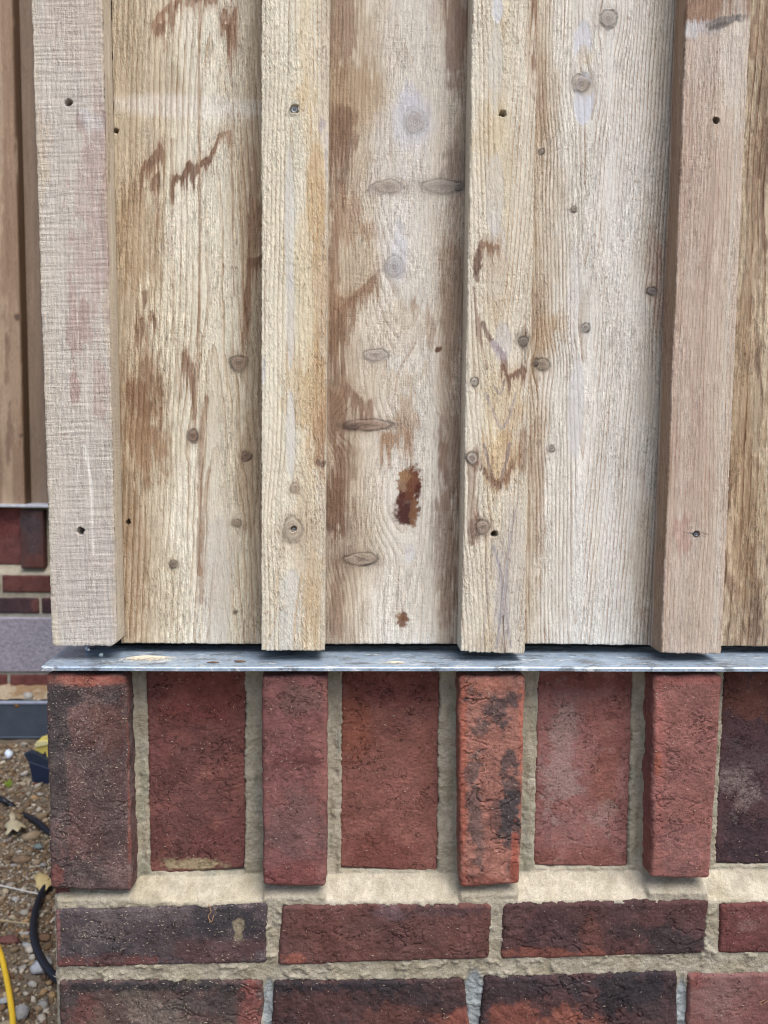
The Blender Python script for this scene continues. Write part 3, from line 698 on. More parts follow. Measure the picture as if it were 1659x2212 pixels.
sp = dict(base=(217,206,182), rings=('cone', 1074, 9, .050, 9.0), xs=xs_of(1092, 1064), mott=.13, rel=.0004,
  bands=[(-.2,.10,.05,(222,212,188),.6,.5),(.90,1.3,.05,(198,184,156),.5,.6),(.3,.6,.10,(216,198,158),.5,.5)],
  tones=[(1070,150,16,100,(206,200,184),.75,.08,1,.12,.9),(1075,20,12,30,(204,206,212),.8,.1,0,.12,.9),(1068,420,20,92,(202,198,190),.75,.06,1,.10,.9),(1072,570,24,84,(200,194,186),.6,.10,2,.12,.8),(1085,740,20,46,(192,186,184),.6,.2,2,.14,.7),
    (1050,280,40,60,(214,188,136),.35,.7),(1070,330,50,120,(212,192,150),.35,.6),(1075,620,34,80,(206,184,148),.5,.5),(1090,870,40,70,(204,176,124),.55,.6),(1080,990,40,60,(206,168,106),.65,.6),(1110,940,20,60,(196,164,120),.4,.8),
    (1152,150,5,50,(140,94,66),.7,1.0),(1142,120,8,80,(176,140,104),.4,1.0),(1026,1140,16,26,(130,96,78),.75,.7),(1030,1000,8,30,(140,100,76),.6,.8),(1020,1060,10,60,(150,112,86),.55,.9),(1130,740,16,30,(140,122,104),.6,.7),
    (1060,560,40,50,(196,172,140),.4,.7),(1040,760,26,100,(206,186,148),.4,.7),(1100,1250,40,160,(190,182,170),.5,.5),(1085,1300,16,110,(184,176,172),.6,.2,0,.2,.7),(1060,1390,50,20,(176,150,116),.4,.8),(1130,980,8,60,(150,110,76),.6,1.0)],
  paths=[([(1040,520),(1034,545),(1030,580)],6,(112,72,56),.85,.5),([(1046,528),(1066,538)],7,(136,92,62),.75,.6),([(1038,575),(1026,592),(1030,600)],5,(120,90,76),.8,.4),([(1024,620),(1030,680),(1040,740),(1052,790)],4,(140,98,78),.6,.6),([(1044,700),(1056,728),(1070,748),(1084,762),(1090,782),(1094,806)],5,(112,78,70),.75,.3),([(1068,745),(1084,765)],9,(176,160,164),.8,.25),
    
    ([(1050,850),(1068,895),(1082,925),(1100,900),(1114,850)],3.0,(160,148,150),.6,.1),([(1046,960),(1058,1010),(1074,1050),(1090,1010),(1100,960)],3.6,(136,118,118),.7,.12),([(1040,1010),(1062,1032),(1076,1048)],6,(110,72,58),.75,.6),([(1108,1000),(1092,1030),(1080,1046)],6,(130,90,60),.65,.7),([(1066,830),(1080,850),(1090,820)],3,(150,140,140),.6,.3),
    ([(1066,1180),(1082,1240),(1085,1300),(1072,1400)],3.5,(150,146,154),.6,.2),([(1112,1100),(1098,1200),(1092,1300),(1104,1400)],3,(160,152,156),.6,.2),([(1050,1200),(1052,1300),(1040,1400)],2.5,(166,158,156),.5,.3),([(1087,1330),(1090,1408)],1.5,(100,84,74),.8,.2)],
  combs=[([(1082,786),(1092,792),(1100,812),(1108,806),(1118,798),(1128,790),(1138,800)],52,(112,72,58),.9),([(1040,520),(1050,524),(1066,530),(1078,526)],34,(136,94,68),.75),([(1058,1022),(1066,1036),(1076,1044),(1090,1030),(1102,1010),(1112,1000)],34,(130,90,66),.7),([(1148,-10),(1160,-10)],190,(130,86,60),.8)],
  knots=[(1025,825,8,10,(196,186,168),(190,174,150),1.2),(1019,990,12,13,(184,172,156),(170,144,120),1.0),(1042,1140,14,15,(172,150,128),(150,118,96),.7),(1131,738,9,10,(120,110,100),(140,124,106),.6)])
b3 = plank('batten', [(1021,TOP),(1163.5,TOP),(1133,1412),(996,1407)], Y_BAT, Y_BRD-Y_BAT-.0006, M_bat3, sp, clad, 71, holes=[(1086,245,7.6,.022),(1068,1153,7.2,.022)], rnd=.0018, jag=.0012)
b3['label'] = 'pale batten with V shaped grain and dark purple stains'
sp = dict(base=(193,173,154), rings=('line', 1100, 0, .004, 8.2), xs=xs_of(1553, 1495), mott=.13, rel=.0003,
  bands=[(-.4,.0,.02,(164,130,98),.85,.4),(.02,.10,.04,(184,150,124),.5,.6),(.45,.95,.10,(200,180,156),.5,.7)],
  tones=[(1550,20,90,34,(150,110,80),.85,.3,-6,.2),(1530,120,60,60,(190,172,156),.5,.6),(1590,130,34,120,(206,198,184),.5,.6),(1510,420,40,200,(184,156,136),.55,.9),(1520,700,50,160,(182,154,134),.5,.9),(1500,1000,40,140,(180,150,130),.5,.9),(1470,1160,20,40,(178,130,112),.55,.9),(1560,800,30,200,(200,184,162),.4,.8),(1500,1320,50,80,(184,166,146),.5,.8),
    (1522,60,40,15,(178,168,164),.85,.6,-8),(1500,66,20,18,(196,192,190),.8,.7),(1565,46,44,9,(126,118,112),.9,.35,-14,.2),(1598,40,10,8,(110,104,98),.85,.4),(1560,55,26,6,(100,92,86),.7,.5,-14)],
  paths=[([(1486,1152),(1530,1154)],1.3,(70,66,74),.75,.25),([(1475,1150),(1500,1157),(1525,1160)],.9,(90,84,86),.6,.25),([(1602,30),(1600,100),(1592,240),(1580,520),(1562,900),(1545,1400)],4,(212,204,188),.4,.5)],
  knots=[(1504,1154,6,6,(150,136,124),(176,156,140),.0),(1547,260,6,6,(160,130,110),(176,150,130),.0)])
b4 = plank('batten', [(1484.5,TOP),(1622.5,TOP),(1559,1412.5),(1428,1410)], Y_BAT, Y_BRD-Y_BAT-.0006, M_bat4, sp, clad, 83, holes=[(1547,260,6.4,.020),(1504,1154,6.6,.005)], rnd=.0014, jag=.0010)
b4['label'] = 'pinkish brown batten with fine straight grain and a grey scar near its top'

def screw(px, py, Y, r, parent):
    (x,), (z,) = at(np.array([float(px)]), np.array([float(py)]), Y)
    n = 20; V = []; prof = [(0, .0030), (.34, .0030), (.50, .0006), (.66, .0), (.86, .0001), (1.0, .0010), (1.0, .0030)]
    for (rr, d) in prof[1:]:
        for a in range(n):
            k = 1.0 if rr > .6 else (1+.16*math.cos(a*math.pi*2/n*5))
            V.append((x+r*rr*k*math.cos(a*2*math.pi/n), Y+d, z+r*rr*k*math.sin(a*2*math.pi/n)))
    Fc = [tuple(q[::-1]) for q in gridfaces(n, len(prof)-1, True)]
    Fc.append(tuple(range(n)))
    return mesh('screw', V, Fc, M_steel_screw, parent)
screw(635.5, 236, Y_BAT+.0030, .0034, b2)
screw(634.5, 1144, Y_BAT+.0016, .0018, b2)
screw(1504, 1154.5, Y_BAT+.0022, .0022, b4)
# dark backing behind the boards
x_c = float(at(np.array([105.]), np.array([1700.]), Y_BRICK)[0][0])     # the wall's corner
box('backing_board', (x_c+.02, Y_BRD+.024, Z_FL+.004), (1.0, Y_BRD+.06, CAM[2]+.86), M_black, clad)

# ------------------------------------------------------------------ front wall: brickwork
bw = empty('brick_wall', (0.1, Y_REC, 0), 'near red brick plinth with projecting upright bricks under the flashing', 'wall')
DKP = (70,58,60); ORA=(168,80,52); RED=(132,62,52); MAR=(118,62,58); PUR=(98,66,70)
def BR(q, Y, depth, spec, sd, **k): return brick(q, Y, depth, M_brick, spec, bw, sd, **k)
# projecting upright bricks
BR([(99,1458),(271,1457),(286,1927),(108,1921)], Y_BRICK, .034, dict(base=(104,68,64), alt=(84,64,64), v=.8, dust=.6,
   tones=[(180,1466,90,17,(182,88,60),.95,.3),(128,1560,26,110,(64,58,60),.85,.5),(150,1508,70,24,(66,58,60),.8,.6),(240,1508,34,26,(62,54,58),.8,.6),(125,1700,26,160,(74,66,66),.7,.7),(230,1560,40,60,(112,66,54),.5,1.0),(190,1880,60,34,(70,60,60),.7,.7),(120,1895,18,18,(140,70,60),.7,1.3),(280,1650,4,300,(140,70,54),.8,.5)],
   dusty=[(180,1780,80,110,.5)]), 101)
BR([(566,1460),(708,1459),(704,1918),(567,1915)], Y_BRICK, .034, dict(base=(140,80,72), alt=(112,66,66), dust=.3,
   tones=[(640,1790,60,80,(118,84,82),.6,.6),(650,1510,50,30,(116,80,72),.6,.8),(630,1640,50,20,(104,50,48),.6,.9),(640,1890,70,30,(136,62,56),.6,.6)], chip=[(640,1655,16,.001)]), 102)
BR([(990,1461),(1136,1460),(1122,1910),(995,1918)], Y_BRICK, .034, dict(base=(164,98,76), alt=(136,88,76), dust=.3, rough=1.8,
   tones=[(1000,1650,10,260,(172,80,48),.8,.6),(1128,1600,10,160,(180,88,56),.8,.8),(1060,1475,60,22,(176,96,66),.6,.7),(1075,1525,40,28,(84,70,70),.8,1.3),(1102,1690,20,90,(86,74,74),.8,1.5),(1028,1680,15,150,(104,84,80),.7,1.5),(1100,1800,22,70,(76,68,70),.8,1.5),(1112,1860,9,60,(176,76,42),.85,.7),(1050,1905,60,14,(140,64,46),.6,.6),(1060,1740,14,120,(150,90,74),.6,.8)]), 103)
BR([(1413,1460),(1561,1460),(1534,1900),(1405,1897)], Y_BRICK, .034, dict(base=(154,88,76), alt=(134,80,74), dust=.28,
   tones=[(1425,1620,10,240,(170,88,74),.6,.5),(1490,1465,80,14,(172,86,74),.7,.4),(1500,1520,40,40,(132,78,68),.5,.8),(1480,1840,50,50,(136,88,84),.5,.8),(1421,1650,6,24,(170,80,44),.8,.6)]), 104)
# recessed bricks
BR([(314,1441),(533,1441),(530,1877),(323,1890)], Y_REC, .012, dict(base=(132,72,60), alt=(106,54,50), v=.7, dust=.28, rough=.8,
   tones=[(430,1500,110,60,(132,56,44),.7,.5),(400,1700,80,120,(104,62,60),.5,.8),(420,1868,60,12,(166,146,98),.85,.8),(330,1650,10,180,(128,72,66),.5,.8),(500,1800,30,50,(126,66,62),.5,.8)], dusty=[(390,1820,50,30,.5),(340,1500,14,30,.6)]), 111)
BR([(736,1441),(952,1442),(946,1886),(733,1875)], Y_REC, .012, dict(base=(142,80,64), alt=(124,66,56), v=.6, dust=.25, rough=.8,
   tones=[(765,1560,36,70,(146,72,40),.75,.8),(840,1480,90,50,(122,54,46),.6,.6),(850,1700,80,60,(140,80,68),.5,.8),(830,1840,90,40,(120,54,44),.6,.6)], dusty=[(900,1560,30,60,.5)]), 112)
BR([(1161,1443),(1369,1444),(1356,1876),(1151,1871)], Y_REC, .012, dict(base=(150,88,80), alt=(140,78,70), v=.5, dust=.5, rough=.8,
   tones=[(1260,1470,110,22,(132,62,50),.75,.5),(1300,1560,50,60,(148,78,64),.6,.7),(1220,1620,50,100,(154,104,98),.6,1.1),(1230,1780,50,50,(158,106,100),.5,1.1),(1310,1690,30,60,(154,84,60),.6,.8),(1250,1860,110,30,(140,74,62),.7,.6)], dusty=[(1210,1640,50,130,.95),(1290,1770,60,50,.9)]), 113)
BR([(1562,1444),(1782,1446),(1756,1872),(1541,1866)], Y_REC, .012, dict(base=(84,54,58), alt=(72,48,54), v=.5, dust=.35, rough=.9,
   tones=[(1620,1500,70,60,(122,66,46),.8,.7),(1600,1690,60,70,(100,78,84),.5,1.2),(1620,1820,80,60,(62,46,54),.7,.6),(1585,1470,30,20,(110,58,48),.5,.7)], dusty=[(1600,1700,50,70,.8)]), 114)
# two stretcher courses
BR([(118,1967),(577,1954),(574,2083),(122,2092)], Y_BRICK, .012, dict(base=(82,68,72), alt=(72,62,68), v=.6, dust=.5,
   tones=[(124,2020,8,70,(146,88,80),.8,.5),(220,2080,130,16,(122,62,56),.8,.7),(480,2060,90,34,(98,60,60),.7,.7),(300,1975,160,14,(110,96,98),.5,.8),(480,1990,80,34,(58,56,62),.7,.8),(215,2050,70,30,(70,66,70),.5,.8),(514,2010,10,26,(176,158,112),.6,.9)], dusty=[(220,2010,80,40,.7),(380,2020,60,40,.5)]), 121)
BR([(608,1957),(1062,1955),(1057,2072),(599,2088)], Y_BRICK, .012, dict(base=(112,64,54), alt=(98,62,58), v=.7, dust=.25, rough=1.3,
   tones=[(640,2070,34,14,(156,76,48),.7,.8),(960,1970,100,14,(92,64,66),.7,.8),(700,1980,60,20,(118,66,56),.5,.8),(840,1970,26,16,(128,94,100),.6,.7)]), 122)
BR([(1088,1953),(1533,1947),(1523,2061),(1082,2075)], Y_BRICK, .012, dict(base=(94,56,54), alt=(80,56,58), v=.7, dust=.22, rough=1.4,
   tones=[(1200,2062,140,12,(140,70,46),.7,.8),(1460,2030,60,30,(62,54,58),.75,.9),(1350,2010,30,16,(64,52,54),.6,.9),(1180,2000,50,36,(78,54,60),.6,.8),(1500,1990,40,30,(104,60,58),.5,.8),(1280,2030,20,40,(132,70,50),.4,.9)]), 123)
BR([(1555,1953),(2008,1948),(1995,2056),(1551,2062)], Y_BRICK, .012, dict(base=(116,58,54), alt=(106,56,56), dust=.25,
   tones=[(1640,1990,60,30,(126,70,66),.5,.8)], dusty=[(1620,2000,30,16,.7)]), 124)
BR([(125,2121),(570,2118),(563,2262),(131,2272)], Y_BRICK, .012, dict(base=(88,64,60), alt=(70,58,58), v=.5, dust=.45, rough=1.7,
   tones=[(160,2160,34,30,(66,60,62),.7,.8),(180,2200,40,50,(134,76,68),.6,.9),(350,2130,220,14,(52,50,54),.85,.8),(360,2190,110,50,(120,106,88),.5,1.2),(545,2180,30,70,(138,68,58),.8,.7),(440,2170,80,30,(70,64,66),.6,.8)], dusty=[(350,2190,120,40,.7)]), 131)
BR([(590,2121),(1003,2115),(1018,2248),(586,2262)], Y_BRICK, .012, dict(base=(88,52,48), alt=(64,50,52), v=.7, dust=.2, rough=2.0,
   tones=[(780,2132,200,14,(54,48,54),.9,.8),(900,2150,90,30,(60,50,54),.7,.8),(720,2180,90,40,(100,58,54),.6,.9),(1000,2205,60,26,(146,72,50),.85,.5),(850,2200,60,30,(112,62,50),.6,.9)]), 132)
BR([(1046,2112),(1463,2099),(1464,2240),(1034,2250)], Y_BRICK, .012, dict(base=(82,52,52), alt=(60,48,54), v=.6, dust=.2, rough=2.0,
   tones=[(1120,2190,60,30,(142,70,48),.85,.9),(1230,2200,60,30,(150,76,52),.8,.9),(1090,2140,50,26,(72,54,56),.7,.8),(1360,2140,110,50,(50,46,52),.85,.8),(1250,2126,120,20,(66,56,60),.7,.8),(1420,2200,50,40,(84,62,62),.6,.8)]), 133)
BR([(1486,2106),(1900,2100),(1890,2232),(1486,2240)], Y_BRICK, .012, dict(base=(132,78,72), alt=(124,74,72), dust=.5,
   tones=[(1500,2120,24,20,(146,70,58),.7,.7),(1560,2150,60,50,(146,102,98),.5,1.2),(1620,2180,40,30,(130,74,66),.6,.8)], dusty=[(1540,2160,60,50,.6)]), 134)
# courses below the picture's lower edge, down to the ground
rnd = random.Random(7)
unit = .00047
zrow = float(at(np.array([900.]), np.array([2290.]), Y_BRICK)[1][0]); k = 0
while zrow-.065 > -.03:
    xx = x_c+(0 if k % 2 else .0)
    first = True
    while xx < .62:
        L = .105 if (first and k % 2 == 0) else .215
        first = False
        c = rnd.choice([(112,60,52),(92,58,56),(80,66,68),(130,72,60)])
        brick_w(np.array([xx, xx+L, xx+L, xx]), np.array([zrow, zrow, zrow-.065, zrow-.065]), Y_BRICK, .010, M_brick, dict(base=c, dust=.3), bw, 200+k*13+int(xx*50), .006, fine=False)
        xx += L+.010
    zrow -= .075; k += 1

# mortar: one modelled sheet behind and between the bricks
def px_of(x, z, Y): return pp(x, Y+0*x, z)
ns = 720
xg = np.concatenate([[x_c-.0], np.linspace(x_c+.002, .56, 600)])
z_lo_vis = float(at(np.array([100.]), np.array([2290.]), Y_BRICK)[1][0])
zg = np.concatenate([np.linspace(-.03, z_lo_vis, 60)[:-1], np.linspace(z_lo_vis, Z_FL-.0035, 330)])
XX, ZZ = np.meshgrid(xg, zg)
PXm, PYm = px_of(XX, ZZ, .010)
PXr, PYr = px_of(XX, ZZ, .030)
PXf, PYf = px_of(XX, ZZ, 0.0)
def lerp_edge(py, a, b, y0=1455., y1=1910.): return a+(b-a)*(py-y0)/(y1-y0)
pm = np.zeros(XX.shape)       # under / behind a projecting brick
for (l0, l1, r0, r1) in ((99,108,272,286),(566,567,708,704),(990,995,1136,1122),(1413,1405,1561,1534),(1790,1772,1935,1905)):
    l = lerp_edge(PYf, l0, l1); r_ = lerp_edge(PYf, r0, r1)
    pm = np.maximum(pm, sstep(-5, 3, PXf-l)*sstep(-5, 3, r_-PXf))
shelf_top = 1884-.010*(PXr-700)+5*(fbm(PXr/60, PXr*0, 3, 2)-.5)
zt = at(PXr.ravel(), shelf_top.ravel(), .030)[1].reshape(XX.shape)
wob = fbm(PXf/30, PXf*0, 9, 3)
zb = at(PXf.ravel(), (1950-.004*(PXf-700)+7*(wob-.5)).ravel(), .003)[1].reshape(XX.shape)
t = np.clip((ZZ-zb)/(zt-zb), 0, 1)
rec = .0298-.0034*(fbm(PXr/14, PYr/40, 21, 3)-.42)
rb = np.zeros(XX.shape)
for (l0, l1, r0, r1, bt) in ((314,323,533,530,1884),(736,733,952,946,1880),(1161,1151,1369,1356,1873),(1562,1541,1782,1756,1868)):
    l = lerp_edge(PYr, l0, l1, 1441, 1885)+7*(fbm(PYr/30, PYr*0+l0, 51, 3)-.5)+5*(fbm(PXr/4, PYr/4, 57, 2)-.5); r_ = lerp_edge(PYr, r0, r1, 1441, 1885)+8*(fbm(PYr/28, PYr*0+r0, 53, 3)-.5)+5*(fbm(PXr/4, PYr/4, 58, 2)-.5)
    bt_ = bt+8*(fbm(PXr/18, PXr*0, 55, 3)-.5)
    rb = np.maximum(rb, sstep(1, 6, PXr-l)*sstep(1, 6, r_-PXr)*sstep(0, 5, bt_-PYr))
Ym = .004+(rec-.004)*np.power(t, .92)+.012*rb
Yj = .0045+.020*np.clip((ZZ-(zt-.012))/.01, 0, 1)
Y = Ym*(1-pm)+Yj*pm
sh0 = (t > .03)*(t < .98)*(1-pm)
# mortar climbs the left flank of some projecting bricks
n_a = fbm(PXf/26, PYf/26, 31, 4); n_b = fbm(PXf/6, PYf/6, 33, 3)
bm_ = np.zeros(XX.shape)
for (tl, tr, br, bl) in (((118,1967),(577,1954),(574,2083),(122,2092)),((608,1957),(1062,1955),(1057,2072),(599,2088)),((1088,1953),(1533,1947),(1523,2061),(1082,2075)),((1555,1953),(2008,1948),(1995,2056),(1551,2062)),
        ((125,2121),(570,2118),(563,2262),(131,2272)),((590,2121),(1003,2115),(1018,2248),(586,2262)),((1046,2112),(1463,2099),(1464,2240),(1034,2250)),((1486,2106),(1900,2100),(1890,2232),(1486,2240))):
    wob_ = 7*(fbm(PXf/7, PYf/7, 59, 3)-.5)
    top = tl[1]+(tr[1]-tl[1])*(PXf-tl[0])/(tr[0]-tl[0]); bot = bl[1]+(br[1]-bl[1])*(PXf-bl[0])/(br[0]-bl[0])
    lf = tl[0]+(bl[0]-tl[0])*(PYf-tl[1])/(bl[1]-tl[1]); rt = tr[0]+(br[0]-tr[0])*(PYf-tr[1])/(br[1]-tr[1])
    bm_ = np.maximum(bm_, sstep(2, 7, PYf-top+wob_)*sstep(2, 7, bot-PYf+wob_)*sstep(2, 7, PXf-lf+wob_)*sstep(2, 7, rt-PXf+wob_))
n_c = fbm(PXf/11, PYf/9, 37, 3)
Y = Y-.0016+.010*bm_+.0014*(n_a-.5)*2+.0007*(n_c-.5)*2+.0008*(n_b-.5)*2+(.0009*(fbm(PXf/7, PYf/7, 39, 3)-.5)*2)*sh0
Y = Y-.0022*sstep(.62, .75, fbm(PXf/18, PYf/12, 35, 3))*(t < .02)
# older, deeper-set grey mortar in the lowest upright joints
old = np.zeros(XX.shape)
for (cx, cy, rx, ry) in ((580,2180,14,60),(1026,2170,26,70),(1476,2190,14,70)):
    old = np.maximum(old, 1-sstep(.8, 1.2, np.hypot((PXf-cx)/rx, (PYf-cy)/ry)))
Y = Y+.003*old
Y += .02*np.exp(-((XX-x_c)/.0035)**2)*.35
Y = np.where(ZZ > zb, Y, Y)
C = np.ones(XX.shape+(4,))
sh = (t > .05)*(t < .98)*(1-pm)
C[..., :3] = 1.0
C[..., :3] *= (1+.52*sh[..., None]*(fbm(PXf/24, PYf/18, 41, 4)[..., None]))  # ledge colour lifted for skylight on its upward slope, with dusty mottling
cw = sstep(.4, .7, fbm(PXf/55, PYf/55, 43, 4))[..., None]
C[..., :3] *= 1-cw*np.array([.06, .07, .12])
gr = sstep(.5, .75, fbm(PXf/20, PYf/70, 45, 3))[..., None]*(t >= .98)[..., None]
C[..., :3] *= 1-gr*np.array([.16, .10, .10])
C[..., :3] = C[..., :3]*(1-old[..., None])+np.array([.86, 1.05, 1.36])*old[..., None]
V = np.stack([XX, Y, ZZ], -1).reshape(-1, 3)
mesh('mortar', V, gridfaces(len(xg), len(zg)), M_mortar, bw, attrs={'col': C.reshape(-1, 4)})
core = box('wall_core', (x_c+.006, .045, -.03), (1.0, .14, Z_FL-.006), M_mortar, bw)

# ------------------------------------------------------------------ flashing
def tip(px, py, Y):
    a, b = at(np.array([float(px)]), np.array([float(py)]), Y); return float(a[0]), float(b[0])
xl_f = tip(88.5, 1440, Y_LIP)[0]
def flashing(name, x0, x1, ylip, yback, z, lip, mat, label, wave=0.0, **kw):
    n = 160; xs = np.linspace(x0, x1, n)
    prof = [(yback, z+.0015, 0), (ylip+.030, z+.0006, 1), (ylip+.006, z, 1), (ylip+.0012, z-.0002, 1), (ylip, z-.0012, 1), (ylip, z-lip, 1), (ylip+.0012, z-lip-.0002, 1), (ylip+.0016, z-lip+.0008, 1), (ylip+.0018, z-.0022, 1), (ylip+.03, z-.0016, 1), (yback, z-.0012, 0)]
    V = []
    for (y, zz, k) in prof:
        for x in xs:
            wv = wave*(vn(np.array(x*9), np.array(0.), 5)-.5)
            V.append((x, y+float(wv)*.3*k, zz+float(wv)*k))
    Fc = [tuple(q) for q in gridfaces(n, len(prof))]
    m = len(prof)
    Fc.append(tuple(i*n for i in range(m))); Fc.append(tuple(i*n+n-1 for i in range(m-1, -1, -1)))
    o = mesh(name, V, Fc, mat, None, smooth=False)
    return tag(o, label, 'flashing', **kw)
flashing('metal_flashing', xl_f, 1.0, Y_LIP, Y_BRD+.03, Z_FL, .0042, M_zinc, 'galvanised metal drip flashing across the near wall between the timber and the bricks', .0008)

def speckle_mesh(name, pts, rr, mat, seed, label, cat=None, flat=.5, kind=None, parent=None, lens=1.0):
    rg = np.random.RandomState(seed); V = []; Fc = []
    for p in pts:
        a = rg.uniform(0, math.pi); L = rr*rg.uniform(.5, 1.6)*lens; W = rr*rg.uniform(.35, .8); h = rr*flat*rg.uniform(.4, 1)
        c, s_ = math.cos(a), math.sin(a); b = len(V)
        for (u, v, hh) in ((-L, 0, 0), (0, -W, 0), (L, 0, 0), (0, W, 0), (L*.1, 0, h)):
            V.append((p[0]+u*c-v*s_, p[1]+u*s_+v*c, p[2]+hh))
        Fc += [(b, b+1, b+4), (b+1, b+2, b+4), (b+2, b+3, b+4), (b+3, b, b+4)]
    o = mesh(name, V, Fc, mat, parent, smooth=False)
    return tag(o, label, cat, kind=kind)
# sawdust on the flashing: a heap and scattered crumbs
rg = np.random.RandomState(4)
def zf(y): return Z_FL+.0006+max(0, (y-(Y_LIP+.03))*.02)
def dust_heap(px, py, hw, hd, hh, label, n, seed):
    cx, cy = atz(px, py, Z_FL+.001); r_ = np.random.RandomState(seed); P = []
    for _ in range(n):
        a, q = r_.uniform(0, 6.283), min(1.5, abs(r_.randn())*.55)
        k = .75+.5*float(vn(np.array(math.cos(a)*1.8+seed), np.array(math.sin(a)*1.8), 3))
        P.append((cx+hw*q*k*math.cos(a), cy+hd*q*k*math.sin(a), Z_FL+.0004+hh*max(0, 1-q)*r_.uniform(.5, 1)))
    speckle_mesh('sawdust_heap', P, .00085, M_dust, seed, label, 'sawdust', kind='stuff')
dust_heap(322, 1421, .026, .0105, .0026, 'small heap of pale sawdust lying on the flashing under the first wide board', 1500, 1)
dust_heap(855, 1430, .012, .005, .0012, 'tiny pile of sawdust on the flashing under the middle board', 260, 3)
pts = []
for _ in range(1500):
    if rg.rand() < .45:
        cx = rg.choice([310, 420, 470, 860, 990, 1140, 1180, 1400, 1600]); px = cx+rg.randn()*28
    else: px = rg.uniform(110, 1659)
    py = rg.uniform(1412, 1441)
    x, y = atz(px, py, Z_FL+.001)
    if y > Y_LIP+.0015: pts.append((x, y, Z_FL+.0005))
speckle_mesh('sawdust_crumbs', pts, .00055, M_dust, 5, 'pale sawdust crumbs scattered along the flashing', 'sawdust', kind='stuff')
# flecks of sawdust clinging to the brick faces
V = []; Fc = []
for _ in range(5200):
    px = rg.uniform(100, 1659); py = 1455+(2212-1455)*rg.rand()
    proud = py > 1950 or any(l < px < r_ for l, r_ in ((103, 278), (569, 705), (993, 1128), (1412, 1548)))
    if 1885 < py < 1952: continue
    if not proud and rg.rand() < .45: continue
    if rg.rand() > (.9 if px < 300 or (px < 600 and py > 1950) else .42 if px < 600 else .16): continue
    Yb = (Y_BRICK-.0009) if proud else (Y_REC-.0009)
    x, z = tip(px, py, Yb); a = rg.uniform(0, math.pi); L = rg.uniform(.0004, .0015)*(1 if rg.rand() < .85 else 1.8); W = rg.uniform(.00018, .00040)
    c, s_ = math.cos(a), math.sin(a); b = len(V)
    V += [(x-L*c, Yb, z-L*s_), (x+W*s_, Yb-.0001, z-W*c), (x+L*c, Yb-.0005, z+L*s_), (x-W*s_, Yb-.0001, z+W*c), (x, Yb+.0004, z)]
    Fc += [(b, b+1, b+2), (b, b+2, b+3), (b, b+4, b+1), (b+1, b+4, b+2), (b+2, b+4, b+3), (b+3, b+4, b)]
tag(mesh('sawdust_flecks', V, Fc, plain('dry_sawdust_fleck', (.50, .43, .33), .9, .5, 900, .1), None, smooth=False), 'fine pale sawdust flecks clinging to the near bricks', 'sawdust', kind='stuff')

def lump(name, c, r, mat, seed, sx=1, sy=1, sz=.7, sub=1, parent=None, rough=.25, rot=None, **k):
    import bmesh
    bm = bmesh.new(); bmesh.ops.create_icosphere(bm, subdivisions=sub, radius=1.0)
    rr = np.random.RandomState(seed); V = np.array([v.co[:] for v in bm.verts]); Fc = np.array([[v.index for v in f.verts] for f in bm.faces]); bm.free()
    # cut by a few planes so it reads as a broken stone
    for _ in range(9):
        n = rr.randn(3); n /= np.linalg.norm(n); d = rr.uniform(.55, .9)
        s_ = V@n; V = V-np.clip(s_-d, 0, None)[:, None]*n
    V = V*(1+rough*.3*rr.randn(len(V), 1))
    a = rot if rot is not None else rr.uniform(0, 6.28); V = V*np.array([sx, sy, sz])*r
    R = np.array([[math.cos(a), -math.sin(a), 0], [math.sin(a), math.cos(a), 0], [0, 0, 1]])
    V = V@R.T+np.array(c)
    return mesh(name, V, Fc, mat, parent, smooth=False, **k)
# loose screw and a bead of white on the flashing
sx, sy = atz(188, 1406, Z_FL+.003)
prof = [(.0032, 0), (.0034, .0010), (.0020, .0022), (.0012, .003), (.0011, .012), (.0003, .016)]
V = []; n = 12
ax = np.array([.35, .9, -.10]); ax /= np.linalg.norm(ax); e1 = np.cross(ax, (0, 0, 1)); e1 /= np.linalg.norm(e1); e2 = np.cross(ax, e1)
for (r_, d) in prof:
    for a in range(n):
        c = 2*math.pi*a/n; V.append(np.array([sx, sy, Z_FL+.0042])+ax*d+r_*(math.cos(c)*e1+math.sin(c)*e2))
Fc = [tuple(q) for q in gridfaces(n, len(prof), True)]+[tuple(range(n-1, -1, -1)), tuple(range((len(prof)-1)*n, len(prof)*n))]
tag(mesh('loose_screw', V, Fc, M_steel_screw), 'small loose steel screw lying on the flashing under the left batten', 'screw')
bx, by = atz(218, 1415, Z_FL+.002)
tag(lump('pebble', (bx, by, Z_FL+.0025), .0030, plain('pale_bead', (.62, .70, .68), .3, .1), 3, 1, 1, .8, 2, rough=.1), 'tiny pale round pebble on the flashing beside the loose screw', 'pebble')
for (px, py, L, lab) in ((518, 1428.5, .0085, 'short dark brown wood chip on the flashing near the second batten'), (460, 1431, .009, 'thin dark splinter on the flashing left of the brown wood chip')):
    x, y = atz(px, py, Z_FL+.001)
    o = lump('wood_chip', (x, y, Z_FL+.0012), L, plain('brown_chip', (.12, .07, .04), .8), int(px), 1, .30 if px > 500 else .10, .12, 1, rough=.2, rot=.05)
    tag(o, lab, 'wood chip')
